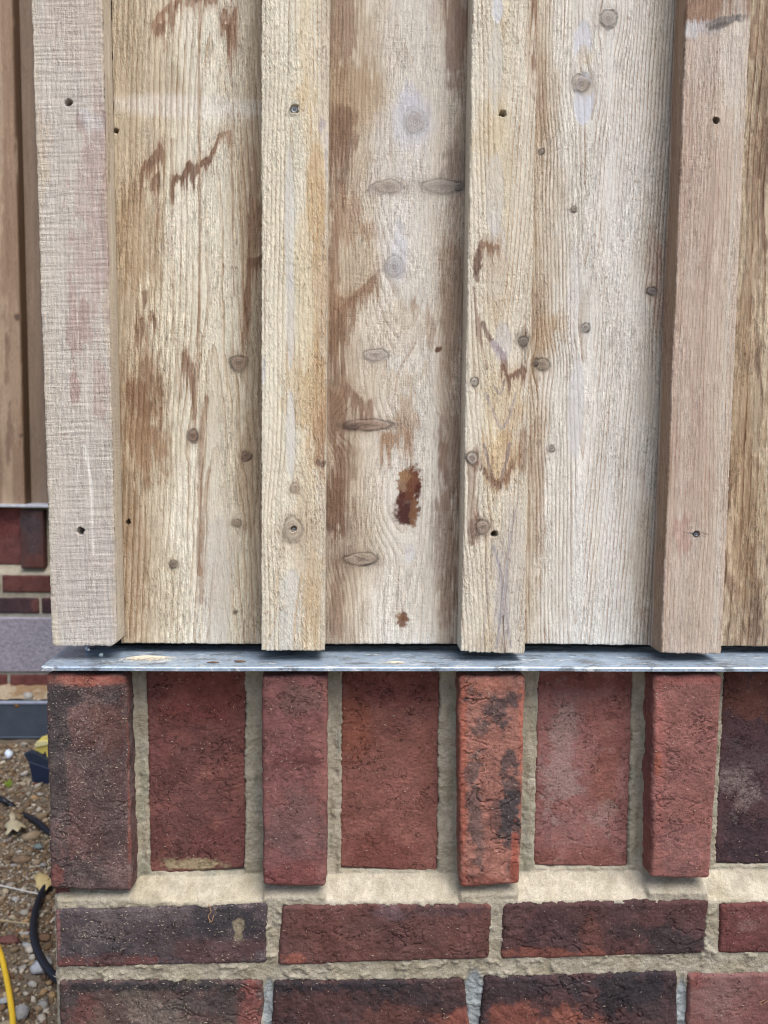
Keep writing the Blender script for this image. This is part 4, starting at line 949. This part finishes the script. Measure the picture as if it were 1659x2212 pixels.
# dry mortar straw: curly fibres stuck on the lowest bricks
M_straw = plain('dry_shaving', (.34, .20, .11), .8)
def shaving(pl, Yd, r, label):
    P = []
    for (a, b) in pl:
        x, z = tip(a, b, Yd); P.append((x, Yd-.001, z))
    tag(tube('wood_shaving', P, r, M_straw, None, n=6, sub=5), label, 'shaving')
shaving([(1648,2168),(1660,2160),(1668,2166),(1658,2176),(1664,2182)], -.0005, .0003, 'curly wood shaving at the right end of the lowest brick course')
shaving([(451,1952),(456,1968),(450,1978),(457,1990),(462,1976)], -.0012, .0004, 'rust coloured dry curl on the dark brick at left, just under the mortar')
shaving([(1646,2176-6),(1640,2165),(1652,2158)], -.0012, .0003, 'thin pale curl beside the grey mortar joint at lower right')
# ------------------------------------------------------------------ far wall (set back about two metres)
YF = 1.95
bw2 = empty('brick_wall', (-1.2, YF, 0), 'blurred far brick wall beyond the corner with a grey concrete block course', 'wall')
M_conc = plain('grey_concrete_block', (.30, .285, .33), .95, .5, 90, .15, 0, .9, .004)
def FB(x0, x1, z1, z0, spec, sd, Y=YF, dep=.03):
    return brick_w(np.array([x0, x1, x1, x0]), np.array([z1, z1, z0, z0]), Y, dep, M_brick, spec, bw2, sd, .006, fine=False, r=.004)
def fx(px, Y=YF): return tip(px, 1300, Y)[0]
def fz_(py, Y=YF): return tip(50, py, Y)[1]
z_t, z_b = fz_(1101), fz_(1228)
zr1, zr1b, zr2, zr2b = fz_(1243), fz_(1280), fz_(1292), fz_(1325)
zc1, zc0 = fz_(1334), fz_(1452)
z51, z50 = fz_(1458), fz_(1484)
per = fx(98)-fx(-52)      # one projecting brick to the next, along the wall
xs0 = fx(47)
XR = x_c-.004             # where the return wall meets the far wall
i = -5; cols = [(104,58,54),(122,66,58),(96,62,62),(134,70,60),(108,70,66)]
while True:
    x0 = xs0+i*.19
    if x0 > XR: break
    w_ = fx(97)-fx(47)
    if x0+w_ < XR:
        px_ = dict(base=(96,62,58), dust=.2, tones=[(60,1130,20,20,(70,62,68),.8,.5),(75,1150,14,50,(92,74,80),.7,.6),(75,1215,30,14,(134,70,56),.5,1.2)]) if i == 0 else dict(base=cols[i % 5], dust=.2)
        FB(x0, x0+w_, z_t, z_b, px_, 300+i, YF, .030)
    g0 = x0+w_+.010; g1 = min(x0+.19-.004, XR)
    if g1-g0 > .02:
        FB(g0, g1, z_t+.004, z_b+.008, dict(base=(140,76,74), dust=.25, tones=[(20,1130,40,30,(140,62,54),.6,.5)]) if i == -1 else dict(base=cols[(i+2) % 5], dust=.2), 340+i, YF+.030, .012)
    i += 1
for (za, zb_, off, cs) in ((zr1, zr1b, fx(5), (112,60,54)), (zr2, zr2b, fx(89), (74,58,64)), (z51, z50, fx(16), (134,66,62))):
    k = -6
    while True:
        x0 = off+k*.225
        x1 = min(x0+.215, XR)
        if x0 > XR-.03: break
        spc = dict(base=cs, dust=.2)
        if za == zr2 and k == -1: spc = dict(base=(66,56,66), alt=(100,58,60), dust=.2, tones=[(74,1308,10,14,(140,76,64),.7,1.0)])
        if za == zr2 and k == 0: spc = dict(base=(72,48,56), dust=.2)
        if za == zr1 and k != 0: spc = dict(base=(120,66,58), dust=.2)
        FB(x0, x1, za, zb_, spc, 400+k, YF+.001, .012); k += 1
M_mort2 = mortar_mat('far_mortar')
zz = np.linspace(-.03, Z_FL-.002, 170); xx = np.linspace(-2.6, XR, 230); XX, ZZ = np.meshgrid(xx, zz)
tt = np.clip((ZZ-(zr1+.004))/((z_b+.006)-(zr1+.004)), 0, 1)
Yq = YF+.006+.027*tt+.003*(fbm(XX*60, ZZ*60, 8, 3)-.5)
C = np.ones(XX.shape+(4,)); C[..., :3] *= 1.12
greyz = (ZZ < zr2b+.003)[..., None]; C[..., :3] = np.where(greyz, C[..., :3]*np.array([.92, .98, 1.08]), C[..., :3])
mesh('mortar', np.stack([XX, Yq, ZZ], -1).reshape(-1, 3), gridfaces(len(xx), len(zz)), M_mort2, bw2, attrs={'col': C.reshape(-1, 4)})
x = -2.6; k = 0
while x < XR-.02:
    x1 = min(x+.44 if k else x+.30, XR)
    b = box('concrete_block', (x, YF-.002, zc0), (x1, YF+.05, zc1), M_conc, bw2, bev=.004); x = x1+.010; k += 1
# lower far brick courses hidden by the steel beam
z = z50-.010
box('wall_core', (-2.6, YF+.045, -.03), (XR, YF+.12, Z_FL-.003), M_mort2, bw2)

clad2 = empty('timber_cladding', (-1.2, YF+.04, Z_FL), 'far brown board and batten cladding glimpsed past the left corner', 'cladding')
M_far = wood_mat('far_cedar', ring=.35, saw=.05, fuzz=.2, fib=.35)
zf_b = fz_(1090)
def fplank(name, x0, x1, Y, thick, spec, sd, zb0):
    pxs, pys = pp(np.array([x0, x1, x1, x0]), np.full(4, Y), np.array([CAM[2]+1.75, CAM[2]+1.75, zb0, zb0]))
    return plank(name, list(zip(pxs, pys)), Y, thick, M_far, spec, clad2, sd, step=3.0, rnd=.002, hext=.5)
wb = fx(58)-fx(-14)
for i in range(-4, 6):
    x0 = fx(-14)+i*.19
    if x0 > XR: break
    spb = dict(base=(158,126,96), rings=('cone', 45, 5, .05, 5), xs=lambda py: 0*py, mott=.22, bands=[(.30,.62,.04,(190,164,130),.6,.3),(.95,1.5,.02,(84,56,26),.9,.1)],  # last band darkens the right flank: ochre stain plus painted-in shade of the gap
        tones=[(30,800,14,160,(176,150,120),.5,.6),(12,520,10,200,(138,104,78),.5,.8),(45,330,14,60,(172,144,112),.6,.6),(15,760,6,60,(120,84,66),.6,.8),(20,940,8,50,(122,88,70),.6,.8)],
        knots=[(36,48,5,8,(140,108,84),(150,116,90),.5),(38,685,5,6,(92,70,60),(140,110,84),1.0),(46,940,3,3,(110,84,66),(140,110,84),.8)])
    if x0+wb < XR: fplank('batten', x0, x0+wb, YF+.012, .049, spb, 500+i, zf_b)
    spd = dict(base=(150,126,104), rings=('line', -200, 0, 0, 5), xs=lambda py: 0*py, mott=.2)
    x1 = min(x0+.19+.02, XR)
    if x1-x0-wb > .02: fplank('board', x0+wb-.02, x1, YF+.062, .02, spd, 520+i, zf_b+.002)
box('backing_board', (-2.6, YF+.086, Z_FL+.004), (XR, YF+.12, CAM[2]+2.1), M_black, clad2)
flashing('metal_flashing', -2.6, XR, YF-.014, YF+.10, Z_FL+.001, .008, zinc_mat('far_galvanised_sheet', (.60, .64, .72), .4, .2), 'thin bright metal flashing strip on the far wall', 0)

# ------------------------------------------------------------------ return wall joining the two (side on, hidden behind the corner)
bw3 = empty('brick_wall', (x_c, 1.0, 0), 'brick return wall running back from the near corner', 'wall')
M_ret = M_brick
def side_brick(y0, y1, z1, z0, c, sd, xo=0.0):
    W = y1-y0
    o = brick_w(np.array([0, W, W, 0]), np.array([z1, z1, z0, z0])-z0, 0, .012, M_brick, dict(base=c, dust=.3), None, sd, .012, fine=False)
    me = o.data; o.rotation_euler = (0, 0, -math.pi/2)
    o.location = (x_c-.0+.006+xo, (y0+y1)/2, (z0+z1)/2)
    o.parent = bw3; o.location = (o.location[0]-x_c, o.location[1]-1.0, o.location[2])
box('wall_core', (x_c+.004, .05, -.03), (x_c+.12, YF+.04, Z_FL-.006), M_mort2, bw3)
rnd = random.Random(3)
z1 = Z_FL-.215-.022; k = 0
while z1 > 0:
    y = .012+(.11 if k % 2 else 0)
    while y < YF-.05:
        side_brick(y, min(y+.215, YF), z1, z1-.065, rnd.choice(cols), 600+k*17+int(y*9)); y += .225
    z1 -= .075; k += 1
y = .075
while y < YF-.08:
    side_brick(y, y+.102, Z_FL-.010, Z_FL-.22, rnd.choice(cols), 700+int(y*31)); y += .112
clad3 = empty('timber_cladding', (x_c+.02, 1.0, Z_FL), 'timber cladding on the return wall behind the near corner', 'cladding')
y = Y_BRD+.03; k = 0
M_retw = wood_mat('return_cedar', ring=.2, saw=.1, fuzz=.3, fib=.3)
M_retw2 = plain('return_cedar_board', (.42, .35, .26), .85, .3, 120)
while y < YF-.02:
    y1 = min(y+.14, YF)
    box('board', (x_c+.022, y, Z_FL+.022), (x_c+.042, y1, CAM[2]+1.5), M_retw2, clad3)
    y = y1+.0015; k += 1
for j in range(1, 10):
    yy = .05+j*.20
    if yy < YF-.06: box('batten', (x_c-.004, yy, Z_FL+.018), (x_c+.021, yy+.065, CAM[2]+1.5), M_retw2, clad3, bev=.002)
box('wall_core', (x_c+.043, Y_BRD+.062, Z_FL-.004), (x_c+.12, YF+.06, CAM[2]+1.5), M_black, clad3)

# ------------------------------------------------------------------ ground
def gz(x, y): return .012*(fbm(x*3, y*3, 61, 4)-.5)*2*2.0+.008*(fbm(x*22, y*22, 62, 3)-.5)
m = NT('builders_soil'); P = m.pos()
n1 = m.noise(P, 9, 5, .65); n2 = m.noise(P, 120, 4, .7)
c = m.mix(m.rng(n1, .35, .65), (.15, .115, .082, 1), (.215, .175, .13, 1))
c = m.mulc(c, m.math('ADD', .55, n2)); m.bump(m.math('ADD', n2, m.math('MULTIPLY', m.noise(P, 500, 3), .5)), 1.0, .006)
M_soil = m.fin(c, .95, .15)
gx_ = np.concatenate([-np.geomspace(300, 2.7, 14), np.linspace(-2.5, .7, 260), np.geomspace(1, 300, 14)])
gy_ = np.concatenate([-np.geomspace(300, 1.2, 14), np.linspace(-1.0, 2.2, 260), np.geomspace(2.5, 300, 14)])
GX, GY = np.meshgrid(gx_, gy_)
near = (np.abs(GX+1) < 3)*(np.abs(GY-.5) < 3)
GZ = np.where(near, gz(GX, GY), 0)
g = mesh('ground', np.stack([GX, GY, GZ], -1).reshape(-1, 3), gridfaces(len(gx_), len(gy_)), M_soil); tag(g, kind='structure')

SC_ = [(176,160,134),(160,142,116),(190,180,164),(148,128,102),(200,192,176),(170,140,104),(150,140,128),(134,104,78),(182,168,148),(124,74,58)]
def scatter(name, N, rmin, rmax, xr, yr, seed, label, keep=None, lift=.3):
    import bmesh
    bm = bmesh.new(); bmesh.ops.create_icosphere(bm, subdivisions=1, radius=1.0)
    # 42-vertex sphere for the bigger stones, icosahedron otherwise
    B0 = np.array([v.co[:] for v in bm.verts]); T0 = np.array([[v.index for v in f.verts] for f in bm.faces]); bm.free()
    r = np.random.RandomState(seed); Vs = []; Ts = []; Cs = []; o = 0
    for _ in range(N):
        x = r.uniform(*xr); y = r.uniform(*yr)
        if keep and not keep(x, y, r): continue
        R = rmin*(rmax/rmin)**(r.rand()**2.0)
        V = B0*1.0
        for _k in range(5):
            n = r.randn(3); n /= np.linalg.norm(n); d = r.uniform(.32, .8); V = V-np.clip(V@n-d, 0, None)[:, None]*n
        V = V*(1+.10*r.randn(len(V), 1))
        V = V*np.array([r.uniform(.8, 1.4), r.uniform(.6, 1.0), r.uniform(.45, .8)])*R
        a, b = r.uniform(0, 6.28), r.uniform(-.5, .5)
        Rm = np.array([[math.cos(a), -math.sin(a), 0], [math.sin(a), math.cos(a), 0], [0, 0, 1]])@np.array([[1, 0, 0], [0, math.cos(b), -math.sin(b)], [0, math.sin(b), math.cos(b)]])
        V = V@Rm.T+np.array([x, y, 0]); V[:, 2] += float(gz(x, y))+R*lift
        Vs.append(V); Ts.append(T0+o); o += len(V)
        c = lin(SC_[min(int(abs(r.randn())*3.4), 9) if R > rmin*1.3 else r.randint(0, 9)])*r.uniform(.6, 1.0)
        Cs.append(np.tile(np.append(c, 1), (len(V), 1)))
    ob = mesh(name, np.vstack(Vs), np.vstack(Ts), M_stone, None, smooth=False, attrs={'col': np.vstack(Cs)})
    return tag(ob, label, kind='stuff')
def wedge(x, y, r):
    # density falls away from the strip beside the corner
    if x > x_c-.01 and y > -.02: return False
    return r.rand() < math.exp(-max(0, abs(x+.90)-.50)*3)
_g0, _g1 = atz(50, 1835, 0)[1], atz(50, 1990, 0)[1]
def gravel_keep(x, y, r):
    b = 1.0 if _g1-.02 < y+.05*math.sin(x*9) < _g0+.02 else .42
    return wedge(x, y, r) and r.rand() < b
scatter('gravel', 46000, .0022, .0075, (-1.55, -.36), (.3, 1.82), 11, 'small pale gravel and crushed stone on the soil beside the wall', gravel_keep)
CLOD = [(128,104,80),(112,92,74),(140,118,94),(120,98,78),(150,128,102),(104,86,70),(134,112,90),(142,112,90),(118,84,70),(158,140,116)]
PALE_ = SC_[:]; SC_[:] = CLOD
scatter('soil_clods', 9000, .004, .013, (-1.7, -.32), (.3, 1.82), 15, 'brown clods and crumbs of soil between the stones', wedge, .15)
SC_[:] = PALE_
scatter('rubble', 1900, .007, .017, (-1.9, -.30), (.25, 1.80), 12, 'larger broken stones strewn among the gravel', wedge, .35)

# steel channel at the foot of the far wall, with rubble on its ledge
zs1, zs0 = None, None
YS = YF-.085
zs1 = fz_(1516, YS); zs0 = fz_(1590, YS)
beam = empty('steel_beam', (-1.3, YS, zs0), 'dark blue grey steel channel lying along the foot of the far wall, dirt on its top edge', 'beam')
M_beam = plain('painted_steel', (.085, .105, .14), .45, .3, 25, .5, .3, .3, .001)
M_beamt = plain('steel_top_highlight', (.36, .40, .50), .4, .3, 40, .5, .3)  # paler than the web: the top flange's highlight is painted into its colour
box('web', (-2.6, YS, zs0), (XR, YS+.008, zs1-.0085), M_beam, beam)
box('flange', (-2.6, YS-.004, zs1-.008), (XR, YS+.07, zs1), M_beamt, beam, bev=.0015)
box('flange', (-2.6, YS-.004, zs0-.009), (XR, YS+.07, zs0-.001), M_beam, beam, bev=.0015)
o = lump('rust_spot', (fx(33, YS), YS-.0005, zs1-.014), .010, plain('orange_rust', (.26, .12, .02), .9), 5, 1.2, .08, .7, 1, parent=beam)
xx = np.linspace(-2.6, XR, 260); yy = np.linspace(YS+.010, YF+.006, 24); XX, YY = np.meshgrid(xx, yy)
ZZ = zs1+.004+(.016+(z50-zs1)*.55)*np.clip((YY-yy[0])/(yy[-1]-yy[0]), 0, 1)+.014*(fbm(XX*45, YY*45, 71, 4)-.5)
m = NT('sandy_spoil'); P = m.pos(); n2 = m.noise(P, 130, 4, .7)
c = m.mix(m.rng(m.noise(P, 25, 3), .4, .6), (.30, .20, .115, 1), (.42, .34, .24, 1)); c = m.mulc(c, m.math('ADD', .5, n2)); m.bump(n2, 1.0, .006)
M_spoil = m.fin(c, .95, .15)
led = mesh('spoil', np.stack([XX, YY, ZZ], -1).reshape(-1, 3), gridfaces(len(xx), len(yy)), M_spoil)
tag(led, 'sandy spoil and grit heaped behind the steel channel', kind='stuff')
r = np.random.RandomState(9)
def put_stone(px, py, rr, col, label, seed, zlev=None, sx=1.2, sy=.8, sz=.6, name='stone', cat='stone', rot=None, group=None, z_add=0):
    if zlev is None:
        x, y = atz(px, py, .0); z = float(gz(x, y))
        x, y = atz(px, py, z+rr*sz*.5); z = float(gz(x, y))
    else:
        x, y = zlev[0], zlev[1]; z = zlev[2]
    rr *= .82
    o = lump(name, (x, y, z+rr*sz*.5+z_add), rr, plain('stone_%d' % seed, tuple(alb(col, .25)*.75), .9, .5, 90, .2, 0, 1., .004), seed, sx, sy, sz*.8, 1, rough=.42, rot=rot)
    return tag(o, label, cat, group)
put_stone(46, 1500, .030, (186,184,176), 'pale grey green stone sitting in the spoil on top of the steel channel', 21, zlev=(fx(46, YS), YS+.03, zs1), sx=1.1, sz=.9)
put_stone(76, 1508, .016, (200,190,168), 'small cream stone on the steel channel near the brick corner', 22, zlev=(fx(78, YS), YS+.02, zs1))
put_stone(52, 1672, .017, (190,182,172), 'pale oblong stone just left of the navy plastic piece', 31, rot=.3)
put_stone(16, 1728, .024, (184,174,160), 'flat pale stone near the left edge below the green weed', 32, rot=.6)
put_stone(34, 1655, .010, (170,150,130), 'small pinkish pebble under the white scrap', 33)
put_stone(62, 1712, .014, (178,168,148), 'rounded buff stone right of the flat pale stone', 34)
put_stone(86, 1716, .016, (186,176,160), 'grey buff stone below the navy plastic piece', 35)
put_stone(92, 1762, .024, (164,136,98), 'angular ochre stone above the black cable near the brick corner', 36, sz=.8)
put_stone(66, 1803, .032, (172,146,108), 'big flat ochre stone right of the star shaped leaf', 37, rot=.2, sy=.9)
put_stone(20, 1812, .018, (150,130,116), 'brown stone left of the big flat ochre stone', 38)
put_stone(50, 1855, .030, (150,118,84), 'long brown clod above the grey gravel', 39, rot=.1, sx=1.5, sz=.5)
put_stone(42, 1838, .012, (210,204,196), 'white stone on top of the long brown clod', 40)
put_stone(84, 1842-14, .020, (128,142,138), 'green grey square chip of slate beside the brick corner', 41, sx=1, sy=1, sz=.7)
put_stone(94, 1868, .016, (168,162,156), 'grey stone next to the brick corner above the yellow leaf', 42)
put_stone(28, 1870, .014, (178,172,166), 'light grey stone in the gravel above the white stick', 43)
put_stone(33, 1942, .013, (196,190,184), 'pale stone beside the white stick', 44)
put_stone(54, 2018, .013, (200,198,192), 'upper of two pale stones in the bend of the black hose', 45)
put_stone(58, 2040, .014, (196,196,192), 'lower of two pale stones in the bend of the black hose', 46)
put_stone(18, 2028, .028, (140,86,78), 'maroon brick shard at the left edge above the yellow cable', 47, sx=1.3, sy=.8, sz=.4, rot=.2, name='brick_shard', cat='brick shard')
put_stone(96, 2025, .018, (150,112,80), 'brown stone between the black hose and the brick corner', 48)
put_stone(86, 2085, .028, (190,192,196), 'large white grey lump under the black hose', 49, sy=1.0, sz=.8, rot=1.2)
put_stone(112, 2098, .014, (214,216,210), 'white chip touching the black hose near the brick corner', 50, sx=.6, sy=1.4)
put_stone(50, 2110-20, .014, (186,180,166), 'small buff stone left of the large white grey lump', 51)
put_stone(72, 2125, .014, (192,184,170), 'buff pebble below the large white grey lump', 52)
put_stone(10, 2160, .016, (176,180,182), 'grey pebble left of the yellow cable', 53)
put_stone(46, 2180, .026, (172,172,170), 'wide grey stone right of the yellow cable near the bottom', 54)
put_stone(90, 2170, .020, (168,166,158), 'grey stone near the lowest brick, right of the wide grey stone', 55)
put_stone(112, 2150, .014, (190,150,90), 'orange tinted stone against the lowest brick', 56)

def gp(px, py, h=0.0):
    x, y = atz(px, py, 0.0); z = float(gz(x, y)); x, y = atz(px, py, z+h); return (x, y, z+h)
M_cab = plain('black_rubber', (.010, .012, .020), .45, .2, 60, .4)
M_yel = plain('yellow_rubber', (.72, .46, .03), .5, .12, 60, .4)
xe, ye, _ = gp(116, 1890, .03)
hose = [gp(128, 1868, .022), gp(108, 1900, .022), gp(86, 1938, .022), gp(74, 1980, .022), gp(73, 2020, .022), gp(83, 2058, .022), gp(103, 2092, .022), gp(128, 2118, .022), gp(165, 2150, .022)]
tag(tube('black_hose', hose, .0076, M_cab, None, n=14, sub=10), 'thick black hose curving over the rubble beside the brick corner', 'hose')
tag(tube('black_cable', [gp(-60, 1690, .01), gp(-20, 1712, .012), gp(4, 1727, .012), gp(22, 1738, .006), gp(40, 1752, -.010), gp(62, 1765, .004), gp(80, 1775, .014), gp(100, 1792, .016), gp(125, 1812, .016)], .0074, M_cab, None, n=12, sub=8), 'black cable half buried in the rubble, running behind the brick corner', 'cable')
tag(tube('yellow_cable', [gp(-50, 1975, .012), gp(-18, 2020, .012), gp(1, 2060, .012), gp(11, 2100, .012), gp(19, 2140, .012), gp(25, 2180, .012), gp(28, 2212, .012), gp(29, 2290, .012)], .0052, M_yel, None, n=12, sub=8), 'bright yellow cable on the gravel at the lower left', 'cable')
M_stick = plain('bleached_stick', (.62, .60, .55), .7, .2)
tag(tube('white_stick', [gp(-30, 1906, .014), gp(20, 1917, .016), gp(60, 1926, .018), gp(88, 1932, .020)], .0016, M_stick, None, n=7, sub=3), 'thin white stick lying across the gravel, its end under the black hose', 'stick')
tag(tube('straw', [gp(-30, 1986, .014), gp(10, 1989, .016), gp(40, 1993, .016), gp(64, 1995, .016)], .0016, plain('dry_straw', (.40, .32, .20), .8), None, n=7, sub=3), 'thin dry straw reaching the black hose from the left edge', 'straw')

def leaf(name, out, center, mat, h, label, curl=.01):
    """out: outline in photo units on the ground; slightly domed and 0.8 mm thick"""
    c = np.array(gp(*center, h)); P = [np.array(gp(a, b, h)) for a, b in out]
    n = len(P); V = []
    for t_, th in ((1.0, 0), (.55, .35)):
        for q in P:
            p = c+(q-c)*t_; p[2] = c[2]+curl*(1-t_)*th*2+.006*math.sin(p[0]*90+p[1]*60)*t_; V.append(p)
    V.append(c+np.array([0, 0, curl*.5]))
    m0 = len(V); V += [v-np.array([0, 0, .0012]) for v in V]
    Fc = []
    for k0, s_ in ((0, 1), (m0, -1)):
        for i in range(n):
            j = (i+1) % n; q = [k0+i, k0+j, k0+n+j, k0+n+i]; tr = [k0+n+i, k0+n+j, k0+2*n]
            Fc += [tuple(q[::s_]), tuple(tr[::s_])]
    for i in range(n):
        j = (i+1) % n; Fc.append((i, m0+i, m0+j, j))
    return tag(mesh(name, V, Fc, mat), label, 'leaf')
M_leafy = plain('yellow_dead_leaf', (.56, .43, .20), .7, .35, 60)
M_leafp = plain('pale_dead_leaf', (.46, .40, .26), .75, .35, 60)
leaf('dead_leaf', [(72,1896),(84,1891),(100,1893),(121,1894),(118,1906),(106,1918),(99,1925),(96,1921),(88,1930),(83,1928),(84,1918),(76,1912),(78,1906)], (95,1908), M_leafy, .024, 'yellow dead leaf tucked beside the upper end of the black hose')
leaf('dead_leaf', [(20,1760),(26,1752),(33,1752),(36,1762),(33,1772),(46,1774),(58,1780),(55,1786),(46,1786),(44,1798),(38,1806),(28,1796),(16,1802),(10,1796),(16,1788),(8,1778),(22,1774)], (31,1782), M_leafp, .022, 'pale star shaped dead leaf left of the big flat ochre stone')
# white scrap
x, y, z = gp(19, 1630, .012)
tag(lump('white_scrap', (x, y, z), .022, plain('white_plastic_film', (.72, .80, .92), .5, .05), 8, 1.1, .6, .7, 2, rough=.5), 'crumpled bluish white plastic scrap on the soil at the left edge', 'scrap')
# small weed
wd = empty('weed', gp(18, 1702, 0), 'tiny bright green weed near the left edge', 'weed')
M_weed = plain('weed_green', (.22, .30, .04), .6)
for k_, (dx, dz) in enumerate(((-.012, .018), (.006, .026), (.014, .012))):
    b_ = np.array(gp(18, 1702, .0)); t1 = b_+np.array([dx, 0, dz+.006]); pr = np.array([-.0, .003, .0]); sd_ = np.array([dz, 0, -dx])*.22
    V = [b_, (b_+t1)/2+sd_, t1, (b_+t1)/2-sd_, (b_+t1)/2+np.array([0, -.0018, 0]), (b_+t1)/2+np.array([0, .0012, 0])]
    mesh('leaf', V, [(0, 1, 4), (1, 2, 4), (2, 3, 4), (3, 0, 4), (1, 0, 5), (2, 1, 5), (3, 2, 5), (0, 3, 5)], M_weed, wd, smooth=False)
# power tool lying behind the corner: yellow ribbed housing on a navy box
x0, y0, z0 = gp(70, 1692, 0)
tool = empty('power_tool', (x0, y0, 0), 'yellow and navy power tool partly hidden behind the brick corner', 'tool')
M_navy = plain('navy_plastic', (.012, .022, .050), .5, .2, 40, .4)
M_toolY = plain('yellow_plastic', (.66, .54, .13), .5, .12, 40, .4)
def prism(name, outline, Yd, depth, mat, parent, bev=0):
    """outline in photo units on the upright plane y = Yd"""
    P = [tip(a, b, Yd) for a, b in outline]; n = len(P)
    cx = sum(p[0] for p in P)/n; cz = sum(p[1] for p in P)/n
    V = [(cx+(p[0]-cx)*.93, Yd, cz+(p[1]-cz)*.93) for p in P]+[(p[0], Yd+.004, p[1]) for p in P]+[(p[0], Yd+depth, p[1]) for p in P]
    Fc = [tuple(range(n-1, -1, -1)), tuple(range(2*n, 3*n))]
    for k0 in (0, n):
        for i in range(n): j = (i+1) % n; Fc.append((k0+i, k0+j, k0+n+j, k0+n+i))
    return mesh(name, V, Fc, mat, parent, smooth=False)
yt = y0
prism('battery_pack', [(60,1645),(118,1665),(125,1685),(118,1694),(72,1700)], yt, .020, M_navy, tool)
prism('battery_top', [(50,1630),(62,1625),(75,1627),(120,1652),(118,1666),(60,1646)], yt+.006, .018, plain('navy_plastic_top', (.02, .03, .055), .5, .2, 40, .4), tool)
prism('housing', [(66,1632),(74,1622),(78,1604),(92,1600),(104,1590),(124,1578),(124,1654),(104,1654),(84,1645)], yt+.026, .05, M_toolY, tool)
prism('rib', [(73,1610),(79,1602),(103,1601),(104,1609),(78,1614)], yt+.020, .006, plain('pale_yellow_plastic', (.72, .66, .34), .5, .1, 40, .4), tool)
prism('rib', [(101,1606),(112,1602),(124,1602),(124,1644),(102,1642)], yt+.022, .004, M_toolY, tool)
prism('blade_guard', [(82,1606),(100,1590),(112,1572),(126,1566),(126,1592),(96,1603)], yt+.05, .02, plain('pale_yellow_guard', (.60, .56, .28), .5, .1, 40, .4), tool)
prism('trigger', [(91,1632),(96,1624),(99,1632),(97,1642),(92,1643)], yt+.020, .005, M_navy, tool)
